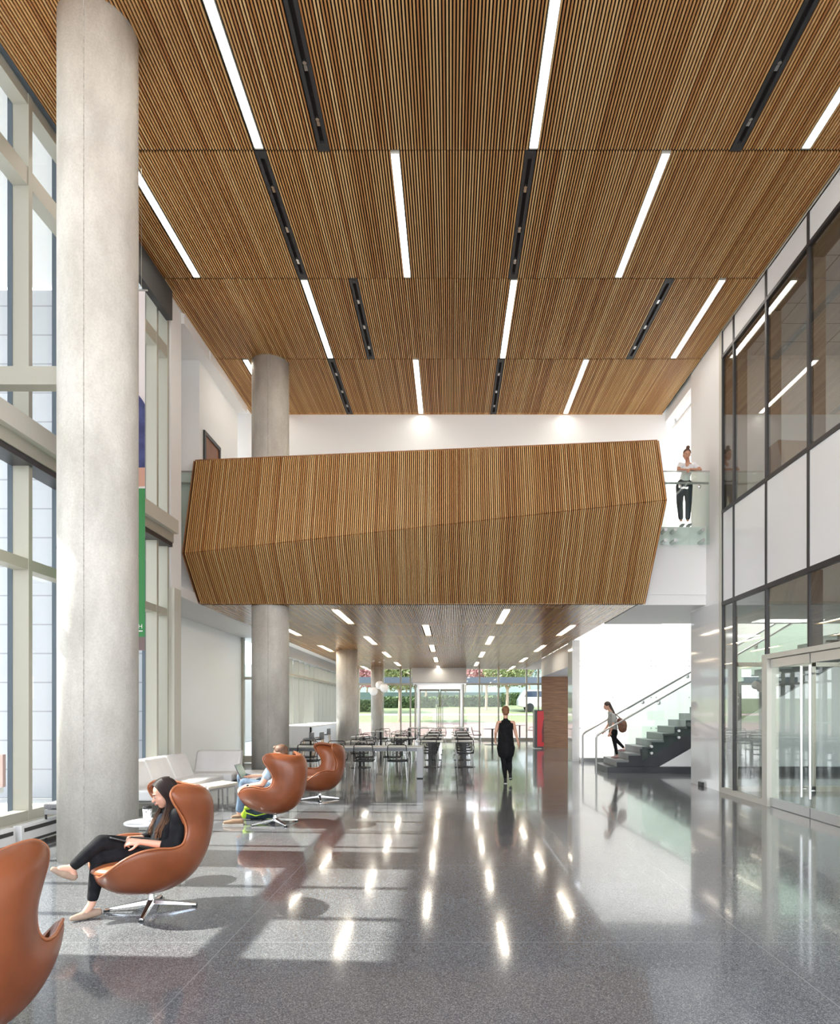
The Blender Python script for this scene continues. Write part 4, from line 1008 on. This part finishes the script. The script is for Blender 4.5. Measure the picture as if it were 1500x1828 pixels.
RK = W(.36,-.01,.58); RA = P(127,1550,5.06); RT = P(95,1552,5.0); RHL = P(131,1562,5.07)
body = MB()
body.cone(pel,.12,ch,.105); body.cone(ch,.10,nk,.055); body.cone(nk,.047,hdc-hf*.01-hup*.05,.044)
body.cone(LS,.05,RS,.05)
at, R = head_prims(body, hdc, hf, hup, .98)
for (s_,e,w_) in ((LS,LE,LW),(RS,RE,RW)): body.cone(s_,.047,e,.037); body.cone(e,.036,w_,.024)
for (h_,k_,a) in ((LH,LK,LA),(RH,RK,RA)): body.cone(h_,.085,k_,.055); body.cone(k_,.053,a,.030)
body.cone(LA,.030,LA+(LT-LA)*.3+V(0,0,-.02),.028); body.cone(RA,.030,RHL,.028); body.cone(RA,.03,RT.lerp(RA,.4),.026)
hand(body, LW, (fdir*.9-ldir*.42+V(0,0,.05)), V(0,0,-1)*.6-ldir*.6, 1, .75, .95)
hand(body, RW, (fdir*.35+ldir*.9+V(0,0,.0)), V(0,0,-1)*.3-fdir*.7, -1, .8, .95)
blob('body', body, .0055, M_SKIN, wo, 5)
face_bits(at, R, wo, .98)
sh = MB()
sh.cone(pel+V(0,0,.02),.138,ch,.125); sh.cone(ch,.122,nk-V(0,0,.045),.075); sh.cone(LS,.062,RS,.062)
for s in (1,-1): sh.cone(W(-.08,.09*s,.48),.075,W(-.10,.08*s,.66),.07)
sh.cone(LS,.066,LE,.058); sh.cone(LE,.056,LE.lerp(LW,.30),.048); sh.cone(RS,.064,RE,.056); sh.cone(RE,.054,RE.lerp(RW,.30),.046)
sh.cone(LE+fdir*.03,.056,LE.lerp(LW,.22),.057)
blob('blouse', sh, .009, M_BLKC, wo, 3)
MB().ell(W(-.085,0,.67),(.05,.05,.10)).build('undershirt', mat('charcoal_top',(.06,.07,.085),.8), wo, True)
tr = MB(); tr.cone(pel,.130,W(.0,0,.455),.11)
for (h_,k_,a) in ((LH,LK,LA),(RH,RK,RA)):
    tr.cone(h_,.098,k_,.063); tr.cone(k_,.062,k_.lerp(a,.45),.055); tr.cone(k_.lerp(a,.45),.055,k_.lerp(a,.86),.042)
blob('trousers', tr, .009, M_BLKC, wo, 3)
M_BEI = noisy('beige_suede',(.34,.23,.165),(.42,.30,.22),12,.85)
s_ = MB(); hl = LA+V(.03,.03,-.045); hl.z = .038; tt = LT.copy(); tt.z = .026; shoe(s_, hl, tt, .95); blob('shoe', s_, .006, M_BEI, wo, 3)
s_ = MB(); shoe(s_, RHL+V(0,0,-.012), RT, .95); blob('shoe', s_, .006, M_BEI, wo, 3)
# long hair: a close cap and many strands parted on top, falling over the shoulders
hm = mat('dark_brown_hair',(.03,.018,.013),.62,spec=.3); N,L,b = nt(hm)
tc = N.new('ShaderNodeTexCoord'); sx = N.new('ShaderNodeSeparateXYZ'); L.new(tc.outputs['Object'], sx.inputs[0])
mr = N.new('ShaderNodeMapRange'); mr.inputs['From Min'].default_value = .86; mr.inputs['From Max'].default_value = .58; L.new(sx.outputs[2], mr.inputs[0])
mc = N.new('ShaderNodeMix'); mc.data_type='RGBA'; mc.inputs['A'].default_value=(.020,.012,.010,1); mc.inputs['B'].default_value=(.19,.095,.05,1)
L.new(mr.outputs[0], mc.inputs['Factor']); L.new(mc.outputs['Result'], b.inputs['Base Color'])
hr = MB(); hr.ell(at(0,-.040,.040),(.079,.083,.085),R,20,14); hr.ell(at(0,-.055,-.03),(.070,.058,.09),R)
cap = blob('hair', hr, .006, hm, wo, 3)
st_ = MB(); rnd = random.Random(3)
for s in (-1,1):
    for j in range(190):
        u_ = rnd.random(); f0 = .055-.14*u_; f1 = .022-.10*u_+rnd.uniform(-.006,.006)
        k1 = math.sqrt(max(.05,1-((f0+.028)/.112)**2))
        p = [at(.004*s,f0,.042+.088*k1), at(.048*s,f0*.9,.036+.084*k1), at((.084+rnd.uniform(0,.008))*s,f1+.012*(1-u_),.030), at((.090+rnd.uniform(0,.010))*s,f1-.002,-.045)]
        ff = .035-.12*u_
        p += [W(-.115+ff, (.095+rnd.uniform(-.015,.02))*s, .80), W(-.075+ff*1.1,(.105+rnd.uniform(-.03,.03))*s,.70), W(-.045+ff*1.2,(.105+rnd.uniform(-.035,.035))*s,.60+rnd.uniform(-.03,.05))]
        q = [p[0]]+p+[p[-1]]; pts = []
        for a_ in range(len(p)-1):
            for t_ in (0,.33,.66): pts.append(Vector(catmull(q[a_],q[a_+1],q[a_+2],q[a_+3],t_)))
        pts.append(p[-1]); st_.tube(pts,[.0045]*(len(pts)-4)+[.005,.0045,.0035,.002],5)
st_.build('hair_strands', hm, wo, True)
ph = thing('smartphone','dark smartphone held in the seated woman\'s hands','phone',tuple(W(.23,.04,.595)))
mb = MB(); mb.M = Matrix.Translation(W(.245,.035,.595)) @ Matrix.Rotation(face(fdir.x,fdir.y),4,'Z') @ Matrix.Rotation(-.35,4,'Y'); mb.box(-.07,.07,-.034,.034,-.004,.004)
mb.build('case', M_BLACK, ph, False, .003)
mb = MB(); mb.M = Matrix.Translation(W(.245,.035,.595)) @ Matrix.Rotation(face(fdir.x,fdir.y),4,'Z') @ Matrix.Rotation(-.35,4,'Y'); mb.box(-.066,.066,-.031,.031,.0042,.0048)
mb.build('screen', mat('phone_screen',(.25,.28,.3),.1), ph)

# ---- man with laptop ---------------------------------------------------------
mn = thing('person','seated man in patterned light blue shirt with a laptop','person',(-2.57,9.4,.42))
fdir = Vector((-.97,.02,0)).normalized(); ldir = Vector((-.02,-.97,0)).normalized(); B0 = Vector((-2.57,9.40,0))
pel = W(-.08,0,.52); ch = W(-.16,0,.82); nk = W(-.15,0,.97); hdc = P(500,1345,9.42); hf = (fdir+V(0,.12,-.10)).normalized(); hup = V(-.05,0,1)
LS, RS = W(-.14,.195,.90), W(-.12,-.195,.90); LE = P(468,1400,9.15); RE = W(.02,-.30,.64); LW = P(438,1404,9.2); RW = W(.30,-.08,.66)
LH, RH = W(-.04,.10,.50), W(-.04,-.10,.50); LK = P(437,1398,9.28); RK = P(432,1388,9.6); LA = P(427,1450,9.3); RA = P(440,1438,9.8)
body = MB(); body.cone(pel,.14,ch,.13); body.cone(ch,.12,nk,.065); body.cone(nk,.058,hdc-V(0,0,.05),.055); body.cone(LS,.06,RS,.06)
at, R = head_prims(body, hdc, hf, hup, 1.06)
for (a_,e,w_) in ((LS,LE,LW),(RS,RE,RW)): body.cone(a_,.055,e,.043); body.cone(e,.043,w_,.028)
for (h_,k_,a) in ((LH,LK,LA),(RH,RK,RA)): body.cone(h_,.09,k_,.06); body.cone(k_,.058,a,.036)
hand(body, LW, V(-.8,-.05,-.45), V(.2,.6,-.6), -1, .8, 1.05); hand(body, RW, fdir*.7+ldir*.3, V(0,0,-1), 1, .6, 1.05)
blob('body', body, .009, M_SKIN, mn, 4); face_bits(at, R, mn, 1.06)
M_SHIRT = noisy('blue_print_shirt',(.42,.56,.66),(.60,.30,.30),34,.8,2,lo=.60,hi=.64)
q = MB(); q.cone(pel,.155,ch,.148); q.cone(ch,.14,nk-V(0,0,.05),.085); q.cone(LS,.078,RS,.078); q.cone(LS,.075,LS.lerp(LE,.62),.072); q.cone(RS,.075,RS.lerp(RE,.62),.07)
blob('shirt', q, .012, M_SHIRT, mn, 3)
q = MB(); q.cone(pel,.15,pel+fdir*.08,.14)
for (h_,k_,a) in ((LH,LK,LA),(RH,RK,RA)): q.cone(h_,.105,k_,.075); q.cone(k_,.074,k_.lerp(a,.9),.055)
blob('jeans', q, .012, noisy('blue_denim',(.09,.14,.20),(.16,.23,.31),14,.85), mn, 3)
M_TANS = mat('tan_shoe',(.26,.16,.09),.7)
for a in (LA,RA):
    q = MB(); h_ = a+V(.03,0,0); h_.z = .045; t_ = a+V(-.19,-.03,0); t_.z = .035; shoe(q,h_,t_,1.15); o = blob('shoe', q, .01, M_TANS, mn, 3)
    MB().hexa([(t_.x-.03,h_.y-.05,0),(h_.x+.04,h_.y-.045,0),(h_.x+.04,h_.y+.045,0),(t_.x-.03,t_.y+.045,0),(t_.x-.03,h_.y-.05,.02),(h_.x+.04,h_.y-.045,.02),(h_.x+.04,h_.y+.045,.02),(t_.x-.03,t_.y+.045,.02)]).build('sole', mat('cream_sole',(.55,.50,.43),.6), o)
q = MB(); q.ell(at(0,-.022,.045),(.084*1.02,.098,.084),R,20,14); q.ell(at(0,-.055,-.01),(.076,.055,.075),R); q.ell(at(0,.045,.085),(.058,.045,.03),R)
blob('hair', q, .008, noisy('brown_hair',(.09,.045,.025),(.20,.10,.055),30,.6), mn, 3)
MB().cyl(LW+V(.035,0,.0),LW+V(.06,0,0),.034,16).build('watch_strap', mat('lime_strap',(.45,.55,.08),.5), mn)
MB().cyl(LW+V(.05,-.03,.01),LW+V(.05,-.042,.012),.022,14).build('watch_face', M_BLACK, mn)
lp = thing('laptop','open laptop on the seated man\'s lap','laptop',tuple(P(447,1388,9.5)))
c = P(449,1389,9.45); MB().box(c.x-.11,c.x+.11,c.y-.15,c.y+.15,c.z-.01,c.z+.006).build('keyboard_base', mat('silver_laptop',(.45,.43,.42),.35,.6), lp, False, .004)
c2 = c+V(-.11,0,0); mb = MB(); mb.hexa([(c2.x,c.y-.15,c.z),(c2.x,c.y+.15,c.z),(c2.x+.01,c.y+.15,c.z),(c2.x+.01,c.y-.15,c.z),(c2.x-.09,c.y-.15,c.z+.2),(c2.x-.09,c.y+.15,c.z+.2),(c2.x-.08,c.y+.15,c.z+.2),(c2.x-.08,c.y-.15,c.z+.2)]); mb.build('lid', mat('laptop_lid',(.16,.15,.17),.3), lp)
mb = MB(); mb.hexa([(c2.x+.0085,c.y-.14,c.z+.015),(c2.x+.0085,c.y+.14,c.z+.015),(c2.x+.0105,c.y+.14,c.z+.015),(c2.x+.0105,c.y-.14,c.z+.015),(c2.x-.075,c.y-.14,c.z+.19),(c2.x-.075,c.y+.14,c.z+.19),(c2.x-.073,c.y+.14,c.z+.19),(c2.x-.073,c.y-.14,c.z+.19)]); mb.build('screen', mat('laptop_screen',(.25,.38,.32),.15), lp)
bg = thing('backpack','dark blue backpack with lime trim on the floor by the man\'s chair','backpack',(-2.66,9.9,0))
c = P(462,1452,9.85); q = MB(); q.box(c.x-.20,c.x+.22,c.y-.12,c.y+.14,0.0,.17); q.build('bag', noisy('navy_bag',(.015,.03,.05),(.06,.10,.14),14,.8), bg, False, .05, 3)
q = MB(); q.ell((c.x-.14,c.y-.04,.17),(.09,.09,.05)); q.ell((c.x-.18,c.y-.1,.08),(.05,.03,.07)); q.build('lime_pocket', mat('lime_fabric',(.50,.75,.05),.7), bg, True)
MB().tube([(c.x-.15,c.y-.13,.10),(c.x+.0,c.y-.15,.06),(c.x+.18,c.y-.13,.10)],.010,6).build('strap', mat('lime_fabric'), bg)

# ---- walking woman, seen from behind -----------------------------------------
D = 14.55; wk = thing('person','woman in sleeveless black tunic and leggings walking away','person',tuple(V((904-CX)/F*D,D,0)))
def K(px,py,dd_=0): return P(px,py,D+dd_)
body = MB(); hc = K(902.5,1270.5,.02)
at, R = head_prims(body, hc, V(-.1,1,-.12), V(0,0,1), 1.0)
body.cone(K(903,1279),.05,K(903,1288),.055); body.cone(K(903,1295),.095,K(903,1315),.09); body.cone(K(903,1318),.09,K(903,1333),.10)
SL, SR = K(890,1290), K(916.5,1290)
EL, ER = K(885,1308,-.02), K(921,1309,.02); WL_, WR_ = K(884.5,1320,.06), K(925.5,1326,-.10)
body.cone(SL,.045,SR,.045); body.cone(SL,.045,EL,.035); body.cone(EL,.034,WL_,.023); body.cone(SR,.045,ER,.035); body.cone(ER,.034,WR_,.023)
hand(body, WL_, V(.05,.25,-1), V(1,0,0), 1, .5); hand(body, WR_, V(.12,-.1,-1), V(-1,0,0), -1, .5)
HL, HR = K(897.5,1335), K(909,1335); KL, KR = K(900,1362,.0), K(909.5,1361,.06); AL, AR = K(902.5,1391,0), K(911,1382,-.10)
body.cone(HL,.085,KL,.052); body.cone(KL,.052,AL,.030); body.cone(HR,.085,KR,.052); body.cone(KR,.052,AR,.030)
blob('body', body, .008, M_SKIN, wk, 4)
q = MB(); q.cone(K(903,1283.5),.055,K(903,1289),.06); q.cone(K(903,1287),.05,K(891.5,1292),.045); q.cone(K(903,1287),.05,K(915,1292),.045); q.cone(K(894,1296),.06,K(912.5,1296),.06); q.cone(K(903,1298),.125,K(903,1312),.125)
for s in (-1,1): q.cone(K(903+7*s,1293),.065,K(903+7.5*s,1315),.075); q.cone(K(903+7.5*s,1315),.075,K(903.5+8*s,1335),.095); q.cone(K(903.5+8*s,1335),.105,K(903.5+7*s,1346),.092)
q.cone(K(903,1318),.14,K(903.5,1345),.14)
blob('tunic', q, .010, M_BLKC, wk, 3)
q = MB(); q.cone(HL,.09,KL,.060); q.cone(KL,.059,KL.lerp(AL,.3),.062); q.cone(KL.lerp(AL,.3),.062,AL.lerp(KL,.05),.037); q.cone(HR,.09,KR,.060); q.cone(KR,.059,KR.lerp(AR,.3),.062); q.cone(KR.lerp(AR,.3),.062,AR.lerp(KR,.05),.037)
blob('leggings', q, .010, M_BLKC, wk, 3)
for i,(a,b_) in enumerate(((K(902.5,1396,-.03),K(902,1397.5,.17)),(K(911.5,1387,-.13),K(912,1391,.04)))):
    q = MB(); shoe(q,a,b_,1.1); q.cone(a,.036,a+V(0,0,.05),.036); o = blob('shoe', q, .008, mat('black_suede',(.015,.015,.016),.8), wk, 3)
    e = (a-b_).normalized(); MB().ell(a+V(0,0,-.028)+e*.0,(.036,.045,.012)).build('heel_edge', mat('white_rubber',(.8,.8,.78),.5), o, True)
q = MB(); q.ell(at(0,-.022,.042),(.085,.098,.088),R,20,14); q.ell(at(0,-.060,-.012),(.074,.05,.075),R); blob('hair', q, .008, noisy('auburn_hair',(.15,.06,.025),(.28,.13,.06),40,.7), wk, 3)

# ---- woman on the balcony ------------------------------------------------------
D = 13.86; bw = thing('person','woman in white tee with hair bun leaning on the glass railing','person',tuple(V((1223-CX)/F*D,D,ZF2)))
def z2(px,py,dd_=0): return P(px,py,D+dd_)
body = MB(); hc = z2(1226.3,812,-.10)
hf = V(-.18,-1,-.42).normalized(); at, R = head_prims(body, hc, hf, V(.10,-.25,1), .98)
body.cone(z2(1227.5,820,-.04),.045,z2(1228.5,829,-.02),.05); body.cone(z2(1228.5,832),.085,z2(1225,850),.085); body.cone(z2(1225,850),.08,z2(1222,864),.09)
SL, SR = z2(1214.5,829.5), z2(1241,830.5); EL, ER = z2(1211.5,838.5,-.14), z2(1250.5,839,-.14); WL_, WR_ = z2(1229,838.8,-.24), z2(1233,837.5,-.24)
body.cone(SL,.042,SR,.042); body.cone(SL,.042,EL,.035); body.cone(EL,.034,WL_,.022); body.cone(SR,.042,ER,.035); body.cone(ER,.034,WR_,.022)
hand(body, WL_, V(1,-.2,-.1), V(0,0,-1), 1, .4, .95); hand(body, WR_, V(-.5,-.5,-.35), V(0,0,-1), -1, .6, .95)
HL, HR = z2(1215,868), z2(1228.5,868); KL, KR = z2(1213.8,897,-.04), z2(1229.5,897,-.03); AL, AR = z2(1216,928.5,.04), z2(1228,928.5,.04)
body.cone(HL,.08,KL,.05); body.cone(KL,.05,AL,.032); body.cone(HR,.08,KR,.05); body.cone(KR,.05,AR,.032)
blob('body', body, .007, M_SKIN2, bw, 4); face_bits(at, R, bw, .98)
q = MB(); q.cone(z2(1228,836),.105,z2(1224,850),.10); q.cone(z2(1224,850),.10,z2(1222,862),.118); q.cone(z2(1217,831),.056,z2(1239.5,831.5),.056); q.cone(SL,.056,SL.lerp(EL,.55),.052); q.cone(SR,.056,SR.lerp(ER,.5),.052)
blob('tee', q, .009, mat('white_cotton',(.85,.86,.88),.8), bw, 3)
MB().ell(z2(1227.5,829.5,-.085),(.04,.02,.05)).build('neckline', M_SKIN2, bw, True)
q = MB(); q.cone(z2(1218,865),.115,z2(1226,865),.115); q.ell(z2(1222,864),(.15,.125,.09))
for (h_,k_,a) in ((HL,KL,AL),(HR,KR,AR)): q.cone(h_,.095,k_,.068); q.cone(k_,.068,k_.lerp(a,.86),.052)
blob('trousers', q, .010, noisy('charcoal_trouser',(.030,.038,.052),(.050,.060,.078),12,.8), bw, 3)
for a in (AL,AR):
    q = MB(); h_ = V(a.x,a.y+.02,ZF2+.035); t_ = V(a.x+.01,a.y-.16,ZF2+.03); shoe(q,h_,t_,1.0); blob('shoe', q, .008, mat('grey_sneaker',(.42,.44,.44),.7), bw, 3)
q = MB(); q.ell(at(0,-.026,.045),(.080,.090,.082),R,20,14); q.ell(at(0,-.03,.150),(.042,.042,.038),R); q.ell(at(0,-.03,.115),(.03,.03,.03),R); q.ell(at(0,-.055,-.01),(.07,.05,.07),R)
blob('hair', q, .007, noisy('brown_bun_hair',(.07,.03,.018),(.14,.065,.035),30,.5), bw, 3)

# ---- woman on the stair -----------------------------------------------------------
D = 17.7; sw = thing('person','woman in grey top coming down the stair with a brown bag','person',tuple(P(1096,1352,D)))
body = MB(); hc = P(1084.0,1260.5,D); hf = V(-1,-.05,-.35); at, R = head_prims(body, hc, hf, V(-.3,0,1), .95)
nk = P(1090,1270,D); ch = P(1093,1280,D); pel = P(1095,1306,D)
body.cone(at(0,-.02,-.05),.042,nk,.045); body.cone(nk,.055,ch,.09); body.cone(ch,.09,pel,.105)
LS = ch+V(-.01,-.16,.05); RS = ch+V(-.01,.16,.05); LE = P(1095,1294,D-.24); RE = P(1087,1293,D+.2); LW = P(1090,1307,D-.22); RW = P(1080,1303,D+.2)
body.cone(LS,.045,RS,.045)
for (a_,e,w_) in ((LS,LE,LW),(RS,RE,RW)): body.cone(a_,.042,e,.034); body.cone(e,.033,w_,.022)
hand(body, LW, V(-.4,0,-1), V(0,1,0), 1, .5, .9); hand(body, RW, V(-.6,0,-.8), V(0,-1,0), -1, .5, .9)
LH, RH = pel+V(0,-.08,-.02), pel+V(0,.08,-.02); LK = P(1086,1318,D-.06); RK = P(1090,1322,D+.08); LA = P(1097,1344,D-.05); RA = P(1105,1336,D+.1)
zt1 = .155+RI; LA.z = zt1+.17-.07; RA.z = zt1+RI+.06
LA = V(4.44,D-.05,zt1+.09); RA = V(4.66,D+.1,zt1+RI+.10); LK = V(4.36,D-.06,zt1+.50); RK = V(4.38,D+.09,zt1+.56)
for (h_,k_,a) in ((LH,LK,LA),(RH,RK,RA)): body.cone(h_,.082,k_,.05); body.cone(k_,.05,a,.03)
blob('body', body, .008, M_SKIN, sw, 4); face_bits(at, R, sw, .95)
q = MB(); q.cone(ch,.105,P(1095,1300,D),.11); q.cone(LS,.056,RS,.056); q.cone(nk-V(0,0,.04),.07,ch,.10); q.cone(LS,.055,LS.lerp(LE,.7),.05); q.cone(RS,.055,RS.lerp(RE,.7),.05); blob('top', q, .010, mat('grey_top',(.42,.42,.40),.8), sw, 3)
q = MB(); q.cone(pel,.118,pel-V(0,0,.04),.12)
for (h_,k_,a) in ((LH,LK,LA),(RH,RK,RA)): q.cone(h_,.092,k_,.060); q.cone(k_,.058,k_.lerp(a,.92),.038)
blob('trousers', q, .010, M_BLKC, sw, 3)
for a, zf in ((LA,zt1),(RA,zt1+RI)):
    q = MB(); shoe(q,V(a.x+.02,a.y,zf+.036),V(a.x-.15,a.y,zf+.030),.95); blob('shoe', q, .008, mat('rose_shoe',(.45,.28,.27),.7), sw, 3)
q = MB(); q.ell(at(0,-.026,.042),(.08,.092,.084),R,20,14); q.cone(at(0,-.07,.02),.05,nk+V(.07,0,-.02),.045); q.cone(nk+V(.07,0,-.02),.045,ch+V(.12,0,-.05),.02); blob('hair', q, .008, noisy('dark_hair',(.03,.02,.015),(.07,.04,.03),30,.6), sw, 3)
bgg = thing('shoulder_bag','brown shoulder bag carried by the woman on the stair','bag',tuple(P(1109,1298,D-.12)))
c = P(1108.5,1292,D-.12); q = MB(); q.cone(c+V(-.02,0,.07),.09,c+V(.05,0,-.13),.11); q.ell(c+V(.05,0,-.05),(.12,.08,.17)); blob('bag', q, .012, noisy('brown_bag',(.13,.06,.035),(.24,.11,.06),12,.6), bgg, 3)
MB().tube([c+V(-.02,-.05,.14),LS+V(0,0,.07),c+V(.02,.08,.14)],.012,6).build('strap', mat('bag_strap',(.10,.05,.03),.6), bgg)

# ================================================================== LIGHT, CAMERA
w = bpy.data.worlds.new('sky'); scn.world = w; w.use_nodes = True
N, L = w.node_tree.nodes, w.node_tree.links; bgn = N['Background']
tc = N.new('ShaderNodeTexCoord'); sx = N.new('ShaderNodeSeparateXYZ'); cr = N.new('ShaderNodeValToRGB')
cr.color_ramp.elements[0].position = .0; cr.color_ramp.elements[0].color = (1,1,1,1)
cr.color_ramp.elements[1].position = .8; cr.color_ramp.elements[1].color = (.62,.78,1,1)
L.new(tc.outputs['Generated'], sx.inputs[0]); L.new(sx.outputs[2], cr.inputs[0]); L.new(cr.outputs[0], bgn.inputs[0]); bgn.inputs[1].default_value = 3.0
sun = bpy.data.lights.new('sun','SUN'); sun.energy = 9; sun.angle = math.radians(.6); sun.color = (1,.95,.87)
so_ = bpy.data.objects.new('sun', sun); C.objects.link(so_)
so_.rotation_euler = Vector((1,-.06,-.92)).to_track_quat('-Z','Y').to_euler()
def area(name, loc, rot, sx_, sy_, e, col=(1,1,1)):
    l = bpy.data.lights.new(name,'AREA'); l.shape='RECTANGLE'; l.size=sx_; l.size_y=sy_; l.energy=e; l.color=col
    o = bpy.data.objects.new(name,l); C.objects.link(o); o.location=loc; o.rotation_euler=rot; return o
area('stair_fill_light',(8.2,18.9,9.2),(0,0,0),5,3,260)  # area lamp added to brighten the stair hall; no skylight is modelled
cam = bpy.data.cameras.new('camera'); co = bpy.data.objects.new('camera', cam); C.objects.link(co)
co.location = (0,0,H); co.rotation_euler = (PI/2,0,0)
cam.sensor_fit = 'VERTICAL'; cam.sensor_height = 36; cam.sensor_width = 36*1500/1828; cam.lens = 36*F/1828
cam.shift_x = (750-CX)/1828; cam.shift_y = (CY-914)/1828; cam.clip_end = 500
scn.camera = co
scn.view_settings.view_transform = 'Standard'; scn.view_settings.look = 'None'; scn.view_settings.gamma = 1; scn.view_settings.exposure = 0.72
scn.view_settings.use_curve_mapping = False
cy = scn.cycles; cy.max_bounces = 9; cy.diffuse_bounces = 5; cy.glossy_bounces = 5; cy.transmission_bounces = 4; cy.transparent_max_bounces = 32
cy.caustics_reflective = False; cy.blur_glossy = .6; cy.caustics_refractive = False; cy.sample_clamp_indirect = 6; cy.use_denoising = True
